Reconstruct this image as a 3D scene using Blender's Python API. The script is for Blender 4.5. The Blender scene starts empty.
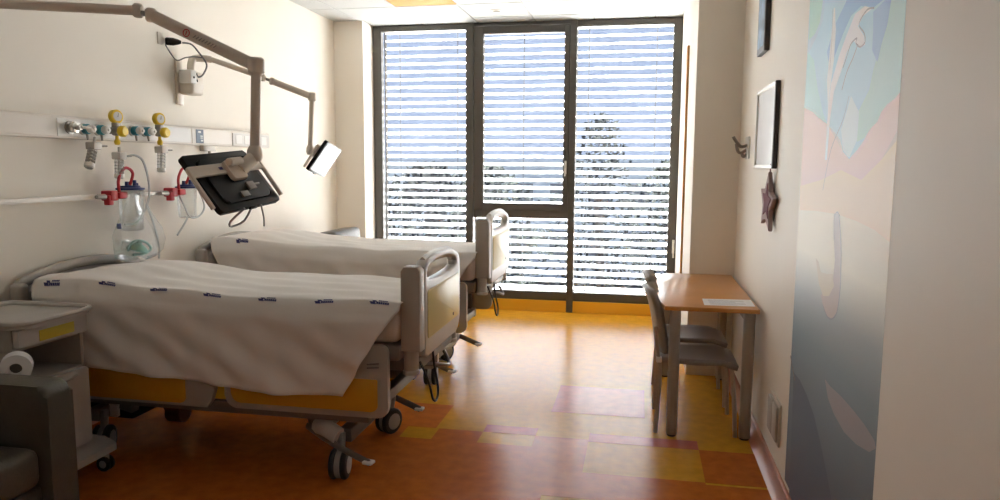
import bpy, bmesh, math, random
from mathutils import Vector, Matrix
from mathutils.geometry import tessellate_polygon
random.seed(7)
C = bpy.context.scene.collection
SC = bpy.context.scene
PI = math.pi

# ------------------------------------------------------------------ camera
FPX, CAMH = 730.0, 1.55
Yv = Vector((141.0, -84.0, FPX)).normalized()            # room depth axis in camera space (x right, y down, z forward)
rr = Vector((math.cos(.006), math.sin(.006), 0))
Dv = Yv.cross(rr).normalized(); Xv = Dv.cross(Yv); Zv = -Dv
cd = bpy.data.cameras.new('camera'); cam = bpy.data.objects.new('camera', cd); C.objects.link(cam)
right = Vector((Xv[0], Yv[0], Zv[0])); down = Vector((Xv[1], Yv[1], Zv[1])); fwd = Vector((Xv[2], Yv[2], Zv[2]))
m3 = Matrix((right, -down, -fwd)).transposed()
cam.matrix_world = Matrix.Translation((0, 0, CAMH)) @ m3.to_4x4()
cd.sensor_width = 36.0; cd.lens = FPX / 1000 * 36.0; cd.clip_start = .02; cd.clip_end = 300
SC.camera = cam

# ------------------------------------------------------------------ light
vs = SC.view_settings
vs.view_transform = 'Standard'; vs.look = 'None'; vs.gamma = 1.0; vs.use_curve_mapping = False
vs.exposure = 0.2
SUN_STRENGTH, SKY_STRENGTH = 126.0, 1.0
w = bpy.data.worlds.new('sky'); SC.world = w; w.use_nodes = True
nt = w.node_tree; bg = nt.nodes['Background']
tc = nt.nodes.new('ShaderNodeTexCoord'); sep = nt.nodes.new('ShaderNodeSeparateXYZ'); rp = nt.nodes.new('ShaderNodeValToRGB')
nt.links.new(tc.outputs['Generated'], sep.inputs[0]); nt.links.new(sep.outputs['Z'], rp.inputs[0]); nt.links.new(rp.outputs[0], bg.inputs[0])
rp.color_ramp.elements[0].position = 0.0; rp.color_ramp.elements[0].color = (.36, .44, .64, 1)
rp.color_ramp.elements[1].position = .6; rp.color_ramp.elements[1].color = (.27, .36, .60, 1)
bg.inputs[1].default_value = SKY_STRENGTH
sd = bpy.data.lights.new('sun', 'SUN'); sd.energy = SUN_STRENGTH; sd.angle = .009; sd.color = (1, .975, .945)
sun = bpy.data.objects.new('sun', sd); C.objects.link(sun)
sdir = Vector((0.0, -math.cos(math.radians(71)), -math.sin(math.radians(71))))
sun.rotation_euler = sdir.to_track_quat('-Z', 'Y').to_euler()
SC.cycles.max_bounces = 14; SC.cycles.diffuse_bounces = 8; SC.cycles.glossy_bounces = 4
SC.cycles.transparent_max_bounces = 16; SC.cycles.transmission_bounces = 8
SC.cycles.sample_clamp_indirect = 12.0
SC.cycles.use_guiding = True; SC.cycles.guiding_training_samples = 32

# ------------------------------------------------------------------ materials
MATS = {}
def mat(name, col, rough=.5, metal=0., spec=.5, noise=None, bump=0., coat=0., trans=0., alpha=1., sheen=0., bscale=60., coatr=.05):
    if name in MATS: return MATS[name]
    m = bpy.data.materials.new(name); m.use_nodes = True; n = m.node_tree; b = n.nodes['Principled BSDF']
    b.inputs['Base Color'].default_value = (*col, 1); b.inputs['Roughness'].default_value = rough
    b.inputs['Metallic'].default_value = metal; b.inputs['Specular IOR Level'].default_value = spec
    b.inputs['Coat Weight'].default_value = coat; b.inputs['Coat Roughness'].default_value = coatr
    b.inputs['Transmission Weight'].default_value = trans; b.inputs['Alpha'].default_value = alpha
    b.inputs['Sheen Weight'].default_value = sheen
    if noise or bump:
        t = n.nodes.new('ShaderNodeTexCoord')
    if noise:
        sc, amt, det = noise
        nz = n.nodes.new('ShaderNodeTexNoise'); nz.inputs['Scale'].default_value = sc; nz.inputs['Detail'].default_value = det
        n.links.new(t.outputs['Object'], nz.inputs['Vector'])
        r = n.nodes.new('ShaderNodeValToRGB'); n.links.new(nz.outputs['Fac'], r.inputs[0])
        r.color_ramp.elements[0].position = .3; r.color_ramp.elements[1].position = .7
        r.color_ramp.elements[0].color = tuple(max(0, c*(1-amt)) for c in col) + (1,)
        r.color_ramp.elements[1].color = tuple(min(1, c*(1+amt)) for c in col) + (1,)
        n.links.new(r.outputs[0], b.inputs['Base Color'])
    if bump:
        nb = n.nodes.new('ShaderNodeTexNoise'); nb.inputs['Scale'].default_value = bscale; nb.inputs['Detail'].default_value = 3
        n.links.new(t.outputs['Object'], nb.inputs['Vector'])
        bp = n.nodes.new('ShaderNodeBump'); bp.inputs['Strength'].default_value = bump; bp.inputs['Distance'].default_value = .004
        n.links.new(nb.outputs['Fac'], bp.inputs['Height']); n.links.new(bp.outputs[0], b.inputs['Normal'])
    MATS[name] = m
    return m
def glass_mat(name, tint=(1, 1, 1), refl=1.0, haze=0., veil=0.):
    m = bpy.data.materials.new(name); m.use_nodes = True; n = m.node_tree
    for x in list(n.nodes): n.nodes.remove(x)
    o = n.nodes.new('ShaderNodeOutputMaterial'); tr = n.nodes.new('ShaderNodeBsdfTransparent'); gl = n.nodes.new('ShaderNodeBsdfGlossy')
    tr.inputs[0].default_value = (*tint, 1); gl.inputs['Roughness'].default_value = .02
    fr = n.nodes.new('ShaderNodeFresnel'); fr.inputs[0].default_value = 1.45
    mu = n.nodes.new('ShaderNodeMath'); mu.operation = 'MULTIPLY'; mu.inputs[1].default_value = refl; n.links.new(fr.outputs[0], mu.inputs[0])
    mx = n.nodes.new('ShaderNodeMixShader'); n.links.new(mu.outputs[0], mx.inputs[0]); n.links.new(tr.outputs[0], mx.inputs[1]); n.links.new(gl.outputs[0], mx.inputs[2])
    last = mx
    if haze:
        df = n.nodes.new('ShaderNodeBsdfDiffuse'); df.inputs[0].default_value = (.85, .88, .88, 1)
        m2 = n.nodes.new('ShaderNodeMixShader'); m2.inputs[0].default_value = haze
        n.links.new(mx.outputs[0], m2.inputs[1]); n.links.new(df.outputs[0], m2.inputs[2]); last = m2
    if veil:  # translucent layer stands in for bright haze over the view outside
        tl = n.nodes.new('ShaderNodeBsdfTranslucent'); tl.inputs[0].default_value = (.86, .92, 1, 1)
        m3_ = n.nodes.new('ShaderNodeMixShader'); m3_.inputs[0].default_value = veil
        n.links.new(last.outputs[0], m3_.inputs[1]); n.links.new(tl.outputs[0], m3_.inputs[2]); last = m3_
    n.links.new(last.outputs[0], o.inputs[0]); MATS[name] = m
    return m
PAINT = mat('cream wall paint', (.87, .82, .735), .6, spec=.3, noise=(1.2, .02, 3), bump=.06, bscale=180)
CEIL = mat('white ceiling tile', (.50, .51, .50), .8, spec=.2, noise=(120, .04, 4), bump=.15, bscale=200)
CEILY = mat('yellow ceiling tile', (.52, .25, .04), .7, spec=.2, noise=(120, .05, 4))
GRID = mat('shaded ceiling grid', (.26, .26, .25), .5)  # shade of the recessed joints is put into the white grid's colour
LINO_Y = mat('amber linoleum', (.62, .295, .02), .24, spec=.19, noise=(14, .12, 8), bump=.10, bscale=9, coat=.03, coatr=.12)
LINO_O = mat('orange red linoleum', (.53, .145, .02), .22, spec=.19, noise=(14, .14, 8), bump=.10, bscale=9, coat=.03, coatr=.12)
LINO_R = mat('brick red linoleum', (.53, .14, .07), .22, spec=.19, noise=(14, .14, 8), bump=.10, bscale=9, coat=.03, coatr=.12)
SKIRT_R = mat('brown red skirting vinyl', (.50, .19, .11), .28, coat=.3)
SKIRT_Y = mat('amber skirting vinyl', (.76, .40, .03), .3, coat=.4)
FRAME = mat('dark window aluminium', (.095, .088, .078), .42, metal=.25)
GLASS = glass_mat('window glass', (.97, .985, .98), .8, veil=.045)  # outdoor haze painted into the panes, softens contrast beyond them
CLEAR = glass_mat('clear plastic', (.95, .96, .96), .6, .22)
CLEARB = glass_mat('clear bag film', (.97, .98, .98), .5, .13)
TUBE = glass_mat('clear tubing', (.95, .95, .95), .8, .6)
SLAT = mat('white blind slat', (.80, .81, .82), .45)
CORD = mat('grey blind cord', (.30, .32, .36), .7)
BEDG = mat('warm grey bed plastic', (.44, .405, .36), .42, noise=(3, .03, 2))
BEDL = mat('light grey bed plastic', (.56, .53, .49), .38)
BEDD = mat('dark grey bed steel', (.20, .18, .16), .45, metal=.2)
ORANGE = mat('orange rail insert', (.66, .33, .012), .38, noise=(4, .04, 2))
YPANEL = mat('pale yellow panel', (.76, .66, .30), .35, noise=(3, .04, 2))
YELLOW = mat('yellow plastic', (.86, .60, .03), .35)
SHEET = mat('white cotton sheet', (.84, .80, .755), .9, spec=.1, bump=.15, bscale=40, sheen=.2, noise=(2.5, .025, 3))
PINKSHEET = mat('mattress cover', (.62, .53, .47), .85, spec=.15)
INK = mat('navy print ink', (.06, .06, .19), .8)
RUBBER = mat('black rubber', (.025, .025, .025), .6)
TYRE = mat('grey tyre', (.30, .29, .27), .55)
HUB = mat('caster hub grey', (.42, .40, .37), .45)
WHITE = mat('white plastic', (.80, .78, .74), .35)
OFFW = mat('off white enamel', (.76, .71, .64), .4)
ARMG = mat('taupe arm enamel', (.34, .27, .215), .4)
ARMB = mat('beige arm enamel', (.72, .645, .55), .4)
BLACK = mat('black plastic', (.014, .013, .012), .45, spec=.25)
SCREEN = mat('glossy screen glass', (.05, .055, .06), .15, spec=.10)
CHROME = mat('brushed steel', (.62, .60, .56), .28, metal=1.0)
STEELD = mat('dull steel', (.34, .32, .29), .35, metal=.8)
TEAL = mat('teal plastic', (.05, .30, .38), .4)
REDP = mat('red plastic', (.55, .02, .03), .35)
NAVY = mat('navy plastic', (.02, .03, .16), .4)
GREENM = mat('green silicone', (.22, .48, .42), .4)
LEATHER = mat('olive grey leather', (.105, .095, .075), .42, bump=.35, bscale=120, noise=(8, .12, 4))
WOOD = mat('beech laminate', (.64, .285, .07), .28, noise=(3, .07, 5), coat=.3, coatr=.15)
WEDGE = mat('pale desk edge', (.60, .33, .13), .35)
DESKG = mat('grey desk leg enamel', (.36, .32, .275), .38)
CHAIRG = mat('grey chair plastic', (.30, .27, .235), .42)
CHAIRM = mat('grey chair leg steel', (.46, .40, .34), .4, metal=.2)
PAPER = mat('white paper', (.82, .82, .82), .8)
PRINT = mat('grey print', (.42, .42, .45), .8)
SOCK = mat('beige socket plate', (.66, .59, .50), .4)
SOCKD = mat('grey socket cover', (.45, .40, .34), .4)
MIRROR = mat('mirror glass', (.88, .9, .9), .03, metal=1.0)
PFRAME = mat('dark picture frame', (.05, .04, .04), .35)
STARM = mat('mauve felt', (.42, .32, .31), .9)
STARD = mat('dark plum felt', (.17, .05, .07), .9)
BRASS = mat('wooden board edge', (.55, .27, .06), .4)
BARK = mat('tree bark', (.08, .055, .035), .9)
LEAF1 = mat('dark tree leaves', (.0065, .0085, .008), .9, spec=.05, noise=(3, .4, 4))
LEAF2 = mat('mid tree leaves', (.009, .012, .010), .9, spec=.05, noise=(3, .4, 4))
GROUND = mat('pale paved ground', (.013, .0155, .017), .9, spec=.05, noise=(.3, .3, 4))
FACADE = mat('pale facade', (.62, .66, .70), .8, noise=(1, .05, 3))
DARKW = mat('dark window opening', (.12, .13, .15), .4)

# ------------------------------------------------------------------ mesh helpers (world coordinates)
def B(): return bmesh.new()
def box(bm, lo, hi, bev=0., seg=2, rot=None, about=None):
    lo = Vector(lo); hi = Vector(hi); c = (lo + hi) / 2; s = hi - lo
    r = bmesh.ops.create_cube(bm, size=1.0)
    vsx = r['verts']
    for v in vsx: v.co = Vector((v.co.x*s.x, v.co.y*s.y, v.co.z*s.z)) + c
    if bev > 0:
        ed = list({e for v in vsx for e in v.link_edges})
        q = bmesh.ops.bevel(bm, geom=ed, offset=min(bev, .49*min(abs(s.x), abs(s.y), abs(s.z))), segments=seg, profile=.5, affect='EDGES')
        vsx = list({v for f in q['faces'] for v in f.verts} | {v for v in vsx if v.is_valid})
    if rot is not None:
        a = Vector(about) if about is not None else c
        for v in vsx: v.co = rot @ (v.co - a) + a
    return vsx
def basis(d):
    d = Vector(d).normalized(); u = d.orthogonal().normalized(); return u, d.cross(u), d
def cyl(bm, p0, p1, r0, r1=None, seg=14, caps=True):
    p0 = Vector(p0); p1 = Vector(p1); r1 = r0 if r1 is None else r1
    u, v, d = basis(p1 - p0); a = []; b = []
    for i in range(seg):
        t = 2*PI*i/seg; o = u*math.cos(t) + v*math.sin(t)
        a.append(bm.verts.new(p0 + o*r0)); b.append(bm.verts.new(p1 + o*r1))
    for i in range(seg):
        j = (i+1) % seg; bm.faces.new((a[i], a[j], b[j], b[i]))
    if caps: bm.faces.new(a[::-1]); bm.faces.new(b)
def lathe(bm, base, axis, prof, seg=18):
    base = Vector(base); u, v, d = basis(axis); rings = []
    for (r, h) in prof:
        rings.append([bm.verts.new(base + d*h + (u*math.cos(2*PI*i/seg) + v*math.sin(2*PI*i/seg))*max(r, .0003)) for i in range(seg)])
    for k in range(len(rings)-1):
        for i in range(seg):
            j = (i+1) % seg; bm.faces.new((rings[k][i], rings[k][j], rings[k+1][j], rings[k+1][i]))
    bm.faces.new(rings[0][::-1]); bm.faces.new(rings[-1])
def smooth_path(pts, n=6):
    pts = [Vector(p) for p in pts]; out = []
    for i in range(len(pts)-1):
        p0 = pts[max(i-1, 0)]; p1 = pts[i]; p2 = pts[i+1]; p3 = pts[min(i+2, len(pts)-1)]
        for k in range(n):
            t = k/n
            out.append(.5*((2*p1) + (p2-p0)*t + (2*p0-5*p1+4*p2-p3)*t*t + (3*p1-p0-3*p2+p3)*t**3))
    out.append(pts[-1]); return out
def tube(bm, pts, r, seg=8, smooth=0, flat=None, caps=True):
    pts = smooth_path(pts, smooth) if smooth else [Vector(p) for p in pts]
    d = (pts[1]-pts[0]).normalized()
    u = Vector(flat).cross(d).normalized() if flat is not None else d.orthogonal().normalized()
    rings = []
    for i, p in enumerate(pts):
        if i == 0: t = pts[1]-pts[0]
        elif i == len(pts)-1: t = pts[-1]-pts[-2]
        else: t = (pts[i+1]-pts[i]).normalized() + (pts[i]-pts[i-1]).normalized()
        t = t.normalized() if t.length > 1e-9 else d
        u = (u - t*u.dot(t)).normalized(); v = t.cross(u)
        ra, rb = (r if isinstance(r, tuple) else (r, r))
        rings.append([bm.verts.new(p + u*math.cos(2*PI*k/seg)*ra + v*math.sin(2*PI*k/seg)*rb) for k in range(seg)])
    for a, b in zip(rings, rings[1:]):
        for k in range(seg):
            j = (k+1) % seg; bm.faces.new((a[k], a[j], b[j], b[k]))
    if caps: bm.faces.new(rings[0][::-1]); bm.faces.new(rings[-1])
def prism(bm, poly, axis, a0, a1, bev=0., seg=2):
    """poly: 2-D points in the plane normal to axis. x: (y,z), y: (x,z), z: (x,y)."""
    def P(p, a):
        return (a, p[0], p[1]) if axis == 'x' else (p[0], a, p[1]) if axis == 'y' else (p[0], p[1], a)
    A = [bm.verts.new(P(p, a0)) for p in poly]; Bv = [bm.verts.new(P(p, a1)) for p in poly]
    n = len(poly); fs = [bm.faces.new(A), bm.faces.new(Bv[::-1])]
    for i in range(n):
        j = (i+1) % n; bm.faces.new((A[j], A[i], Bv[i], Bv[j]))
    if bev:
        ed = list({e for f in fs for e in f.edges})
        bmesh.ops.bevel(bm, geom=ed, offset=bev, segments=seg, profile=.5, affect='EDGES')
def plate_hole(bm, outer, hole, x0, x1, bev):
    loops = []
    for x in (x0, x1):
        L = []
        for lp in (outer, hole):
            vs_ = [bm.verts.new((x, p[0], p[1])) for p in lp]; es = [bm.edges.new((vs_[i], vs_[(i+1) % len(vs_)])) for i in range(len(vs_))]; L.append((vs_, es))
        bmesh.ops.triangle_fill(bm, use_beauty=True, edges=L[0][1] + L[1][1], normal=(1, 0, 0)); loops.append(L)
    rim = []
    for k in range(2):
        a, c = loops[0][k][0], loops[1][k][0]
        for i in range(len(a)):
            j = (i+1) % len(a); bm.faces.new((a[i], a[j], c[j], c[i]))
        rim += loops[0][k][1] + loops[1][k][1]
    bmesh.ops.recalc_face_normals(bm, faces=bm.faces[:])
    bmesh.ops.bevel(bm, geom=rim, offset=bev, segments=3, profile=.5, affect='EDGES')
def rrect(x0, y0, x1, y1, r, n=5):
    out = []
    rs = r if isinstance(r, (tuple, list)) else (r,)*4      # (x0y0, x1y0, x1y1, x0y1)
    for (cx, cy, a, q) in ((x0, y0, PI, rs[0]), (x1, y0, 1.5*PI, rs[1]), (x1, y1, 0, rs[2]), (x0, y1, .5*PI, rs[3])):
        ccx = cx + q if cx == x0 else cx - q; ccy = cy + q if cy == y0 else cy - q
        if q <= 0: out.append((cx, cy)); continue
        for k in range(n+1):
            t = a + k/n*PI/2; out.append((ccx + q*math.cos(t), ccy + q*math.sin(t)))
    return out
def wloc(o):
    v = Vector((0, 0, 0))
    while o is not None: v += o.location; o = o.parent
    return v
def obj(name, bm, m, parent=None, smooth=True, kind=None, label=None, auto=35):
    me = bpy.data.meshes.new(name)
    bmesh.ops.recalc_face_normals(bm, faces=bm.faces[:])
    off = wloc(parent)
    if off.length: bmesh.ops.translate(bm, vec=-off, verts=bm.verts[:])
    bm.to_mesh(me); bm.free()
    if smooth and len(me.polygons):
        me.polygons.foreach_set('use_smooth', [True]*len(me.polygons)); me.set_sharp_from_angle(angle=math.radians(auto))
    me.materials.append(m)
    o = bpy.data.objects.new(name, me); C.objects.link(o)
    if parent is not None: o.parent = parent
    if kind: o['kind'] = kind
    if label: o['label'] = label
    return o
def inst(name, src, parent, loc):
    o = bpy.data.objects.new(name, src.data); C.objects.link(o); o.parent = parent; o.location = loc; return o
def thing(name, label, cat, loc=(0, 0, 0), group=None):
    o = bpy.data.objects.new(name, None); C.objects.link(o); o.location = loc; o.empty_display_size = .1
    o['label'] = label; o['category'] = cat
    if group: o['group'] = group
    return o
def tag(o, label, cat, group=None):
    o['label'] = label; o['category'] = cat
    if group: o['group'] = group
    return o
def struct(name, bm, m, label=None, cat=None, **k):
    o = obj(name, bm, m, None, kind='structure', **k)
    if label: o['label'] = label
    if cat: o['category'] = cat
    return o

# ================================================================== the room
XL, XR, YB, YF, H = -3.19, .69, -1.6, 7.65, 3.03
b = B(); box(b, (XL-.2, YB-.2, -.2), (XR+.2, YF+.25, 0)); floor = struct('floor', b, LINO_Y, 'amber yellow glossy linoleum floor with inlaid colour panels', 'floor', smooth=False)
def inlay(x0, y0, x1, y1, m):
    bb = B(); e = .0008
    vv = [bb.verts.new(p) for p in ((x0, y0, e), (x1, y0, e), (x1, y1, e), (x0, y1, e), (x0, y0, -.004), (x1, y0, -.004), (x1, y1, -.004), (x0, y1, -.004))]
    for q in ((0, 1, 2, 3), (0, 4, 5, 1), (1, 5, 6, 2), (2, 6, 7, 3), (3, 7, 4, 0)): bb.faces.new([vv[i] for i in q])
    obj('floor_panel', bb, m, floor, smooth=False)
inlay(-.515, 4.46, .065, 5.03, LINO_R)
inlay(-3.19, 4.03, -1.15, 4.45, LINO_O)
inlay(-3.19, 3.55, -1.32, 4.03, LINO_O); 
inlay(-1.32, 3.55, -1.13, 3.855, LINO_O)
inlay(-1.13, 3.55, -.865, 4.03, LINO_O); inlay(-.865, 3.55, -.555, 3.86, LINO_O); inlay(-.865, 4.03, -.555, 4.15, LINO_R)
inlay(-.555, 3.55, -.25, 4.03, LINO_O)
inlay(-.25, 4.0, .355, 4.13, LINO_R)
inlay(.355, 3.575, .672, 4.0, LINO_O)
inlay(-3.19, 3.275, .672, 3.55, LINO_O); inlay(-.25, 3.55, .355, 3.575, LINO_O)
inlay(-3.19, 2.4, -.42, 3.275, LINO_O); inlay(.1, 2.4, .672, 3.275, LINO_O); inlay(-3.19, -1.6, .672, 2.4, LINO_O)
inlay(-3.19, 5.35, -2.2, 6.2, LINO_O)

b = B(); box(b, (XL-.2, YB-.2, 0), (XL, YF+.25, H+.1)); struct('wall_left', b, PAINT, 'cream painted wall behind the bed heads', 'wall', smooth=False)
b = B(); box(b, (XR, YB-.2, 0), (XR+.2, 5.5, H+.1)); wall_r = struct('wall_right', b, PAINT, 'cream painted wall beside the desk', 'wall', smooth=False)
b = B(); box(b, (XL, YB-.2, 0), (XR, YB, H+.1)); struct('wall_front', b, PAINT, 'cream wall behind the viewer', 'wall', smooth=False)
b = B(); box(b, (.372, 5.5, 0), (XR+.2, YF+.25, H+.1)); struct('wall_pier_right', b, PAINT, 'cream shaft wall between desk and window', 'wall', smooth=False)
b = B(); box(b, (XL, 7.36, 0), (-2.87, YF+.25, H+.1)); struct('wall_pier_left', b, PAINT, 'cream pier between bed wall and window', 'wall', smooth=False)
b = B(); box(b, (XL, YF+.02, H-.012), (XR, YF+.11, H+.3)); struct('wall_lintel', b, FRAME, 'dark lintel over the window', 'wall', smooth=False)
b = B(); box(b, (-2.87, YF-.02, 0), (.372, YF+.25, .12), .004); struct('baseboard_back', b, SKIRT_Y, 'amber skirting under the window', 'baseboard', smooth=False)
b = B(); prism(b, [(XR, .0), (XR-.045, 0), (XR-.036, .012), (XR-.026, .032), (XR-.02, .07), (XR-.017, .095), (XR-.01, .10), (XR, .10)], 'y', -1.6, 5.5); struct('baseboard_right', b, SKIRT_R, 'glossy brown red coved skirting on the desk wall', 'baseboard')
b = B(); prism(b, [(XL, 0), (XL+.03, 0), (XL+.018, .03), (XL+.015, .10), (XL, .10)], 'y', -1.6, 7.36); struct('baseboard_left', b, SKIRT_R, 'brown red skirting below the bed heads', 'baseboard')
# scuff on the wall
b = B(); tube(b, [(XR, 3.42, .70), (XR, 3.38, .665), (XR, 3.30, .62)], .0025, 6); obj('scuff_mark', b, mat('scuff grey', (.35, .30, .25), .9), wall_r)

# ceiling: carrier plate + tiles as pieces
b = B(); box(b, (XL-.2, YB-.2, H), (XR+.2, YF+.11, H+.2)); ceil = struct('ceiling', b, GRID, 'suspended ceiling of white mineral tiles', 'ceiling', smooth=False)
gx = [XL] + [-2.92 + .604*i for i in range(6)] + [XR]
gy = [YF+.02, 7.385] + [7.385 - .61*i for i in range(1, 15)] + [YB]
cache = {}
for i in range(len(gx)-1):
    for j in range(len(gy)-1):
        x0, x1, y1, y0 = gx[i]+.007, gx[i+1]-.007, gy[j]-.007, gy[j+1]+.007
        if x1-x0 < .03 or y1-y0 < .03: continue
        yel = (i in (2, 5) and j == 2)
        key = (round(x1-x0, 3), round(y1-y0, 3), yel)
        if key not in cache:
            bb = B(); sx, sy = (x1-x0)/2, (y1-y0)/2; box(bb, (-sx, -sy, -.006), (sx, sy, .004), .003, 1)
            me = bpy.data.meshes.new('ceiling_tile'); bb.to_mesh(me); bb.free(); me.materials.append(CEILY if yel else CEIL); cache[key] = me
        o = bpy.data.objects.new('ceiling_tile', cache[key]); C.objects.link(o); o.parent = ceil; o.location = ((x0+x1)/2, (y0+y1)/2, H)
        if yel: o['label'] = 'yellow ceiling tile'

# ------------------------------------------------------------------ window
win = thing('window_1', 'dark framed floor to ceiling window in three bays', 'window', (-1.25, 7.7, .12)); win['kind'] = 'structure'
F0, F1 = 7.65, 7.73
def bar(name, lo, hi, bev=.004): 
    bb = B(); box(bb, lo, hi, bev, 1); return obj(name, bb, FRAME, win)
bar('jamb', (-2.87, F0, .12), (-2.775, F1, 3.02)); bar('jamb', (.285, F0, .12), (.378, F1, 3.02))
bar('mullion', (-1.835, F0-.03, .0), (-1.755, F1, 3.02)); bar('mullion', (-.742, F0-.03, 0), (-.672, F1, 3.02))
bar('head_rail', (-2.775, F0, 2.96), (-1.835, F1, 3.02)); bar('head_rail', (-.672, F0, 2.955), (.285, F1, 3.02)); bar('head_rail', (-1.755, F0, 2.99), (-.742, F1, 3.02))
bar('sill_rail', (-2.775, F0, .12), (-1.835, F1, .21)); bar('sill_rail', (-1.755, F0, .12), (-.742, F1, .21)); bar('sill_rail', (-.672, F0, .12), (.285, F1, .21))
bar('transom', (-1.755, F0, .99), (-.742, F1, 1.075))
sash = B()
for lo, hi in (((-1.752, F0-.014, 1.07), (-1.648, F1-.02, 2.985)), ((-.80, F0-.014, 1.07), (-.745, F1-.02, 2.985)), ((-1.648, F0-.014, 2.905), (-.80, F1-.02, 2.985)), ((-1.648, F0-.014, 1.07), (-.80, F1-.02, 1.15))):
    box(sash, lo, hi, .005, 1)
sash = obj('sash', sash, FRAME, win, label='opening sash of the middle bay')
b = B(); box(b, (-.785, F0-.03, 1.46), (-.76, F0-.012, 1.60), .004); tube(b, [(-.772, F0-.02, 1.57), (-.772, F0-.055, 1.57), (-.772, F0-.06, 1.55), (-.772, F0-.06, 1.44)], .009, 8); obj('handle', b, CHROME, sash)
b = B(); box(b, (.335, F0-.02, .66), (.36, F0, .80), .004); tube(b, [(.347, F0-.01, .77), (.347, F0-.05, .77), (.347, F0-.055, .75), (.347, F0-.055, .62)], .009, 8); obj('handle', b, OFFW, win, label='pale window handle')
for (x0, x1, z0, z1) in ((-2.775, -1.835, .21, 2.96), (-.672, .285, .21, 2.955), (-1.648, -.80, 1.15, 2.905), (-1.755, -.742, .21, .99)):
    bb = B(); vv = [bb.verts.new((x, 7.695, z)) for x, z in ((x0, z0), (x1, z0), (x1, z1), (x0, z1))]; bb.faces.new(vv)
    obj('pane', bb, GLASS, win, smooth=False)

# ------------------------------------------------------------------ outside blinds
YBL, SLW, SP, TILT = 7.86, .063, .0835, math.radians(33)
def slat_mesh(x0, x1):
    bb = B(); top = []; bot = []; n = 6
    for k in range(n+1):
        s = (k/n-.5)*SLW; cr = .005*(1-(2*k/n-1)**2)
        y = s*math.cos(TILT) - cr*math.sin(TILT)*-1; z = s*math.sin(TILT) + cr*math.cos(TILT)
        top.append((y, z)); bot.append((y, z-.0012))
    # rolled lip on both edges
    ring = top + bot[::-1]
    A = [bb.verts.new((x0, p[0], p[1])) for p in ring]; D = [bb.verts.new((x1, p[0], p[1])) for p in ring]
    m = len(ring)
    for i in range(m):
        j = (i+1) % m; bb.faces.new((A[i], A[j], D[j], D[i]))
    bb.faces.new(A); bb.faces.new(D[::-1])
    return bb
def blind(x0, x1, cords, label):
    t = thing('venetian_blind', label, 'blind', ((x0+x1)/2, YBL, .17), 'outside blinds at the window')
    first = None; z = .22
    off = Vector(t.location); k = 0
    while z < 3.31:  # slats above the lintel are unseen, added to stop sun leaking in
        if first is None:
            bb = slat_mesh(x0-off.x, x1-off.x)
            me = bpy.data.meshes.new('slat'); bmesh.ops.recalc_face_normals(bb, faces=bb.faces[:]); bb.to_mesh(me); bb.free(); me.materials.append(SLAT)
            me.polygons.foreach_set('use_smooth', [True]*len(me.polygons)); me.set_sharp_from_angle(angle=math.radians(40)); first = me
        o = bpy.data.objects.new('slat', first); C.objects.link(o); o.parent = t; o.location = (0, 0, z-off.z); k += 1
        z += SP
    for cx in cords:
        bb = B(); box(bb, (cx-.004, YBL-.043, .17), (cx+.004, YBL-.0405, 3.3)); obj('ladder_cord', bb, CORD, t, smooth=False)
    bb = B(); box(bb, (x0, YBL-.035, .165), (x1, YBL+.035, .185), .004, 1); obj('bottom_rail', bb, SLAT, t)
    for gxx in (x0-.018, x1+.002):
        bb = B(); box(bb, (gxx, YBL-.02, .16), (gxx+.016, YBL+.02, 3.32)); obj('guide_rail', bb, FRAME, t, smooth=False)
blind(-2.79, -1.82, (-2.62, -1.97), 'white slatted outside blind in the bay behind the far bed')
blind(-1.765, -.73, (-1.245,), 'white slatted outside blind in the middle bay with the sash')
blind(-.68, .305, (-.56, .13), 'white slatted outside blind in the bay beside the desk')
b = B(); box(b, (-3.0, 7.76, 3.06), (.5, 7.815, 3.3)); struct('trim_1', b, FRAME, 'dark housing above the outside blinds', 'trim', smooth=False)

# ================================================================== hospital beds
XH, XF = -3.16, -1.0
def caster(root, x, y, ang, housing=True):
    c = Vector((x, y, .075)); R_ = Matrix.Rotation(ang, 3, 'Z'); ax = R_ @ Vector((1, 0, 0))
    bb = B()
    lathe(bb, c - ax*.046, ax, [(.05, 0), (.068, .004), (.075, .012), (.075, .026), (.068, .032), (.05, .034)], 20)
    lathe(bb, c + ax*.012, ax, [(.05, 0), (.068, .002), (.075, .008), (.075, .022), (.068, .030), (.05, .034)], 20)
    wh = obj('wheel', bb, RUBBER, root)
    bb = B(); lathe(bb, c - ax*.048, ax, [(.03, 0), (.047, .002), (.047, .036)], 16); lathe(bb, c + ax*.012, ax, [(.047, 0), (.047, .034), (.03, .036)], 16); obj('hub', bb, HUB, wh)
    bb = B()
    lathe(bb, c - ax*.014, ax, [(.066, 0), (.070, .003), (.070, .025), (.066, .028)], 18)
    back = R_ @ Vector((0, 1, 0))
    tube(bb, [c + Vector((0, 0, .03)), c + Vector((0, 0, .095)) + back*.02, c + Vector((0, 0, .15)) + back*.03], (.02, .03), 10, 4)
    obj('caster_fork', bb, TYRE, root)
def pedal(root, pts):
    bb = B(); tube(bb, pts, (.006, .019), 8, 4, flat=(0, 0, 1)); a = obj('brake_pedal', bb, BEDD, root)
    p, q = Vector(pts[-1]), Vector(pts[-2]); d = (p-q); d.z = 0; d.normalize(); s = d.cross(Vector((0, 0, 1)))
    bb = B(); v0 = p - d*.005
    box(bb, v0 + Vector((-.026, -.022, -.004)), v0 + Vector((.026, .022, .012)), .004, 1, Matrix.Rotation(math.atan2(d.y, d.x), 3, 'Z'), v0)
    t = obj('pedal_tip', bb, WHITE, a, label='white pedal tip')
    bb = B(); cyl(bb, v0 + Vector((0, 0, .012)), v0 + Vector((0, 0, .0135)), .008); obj('pedal_mark', bb, RUBBER, a)
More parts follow.
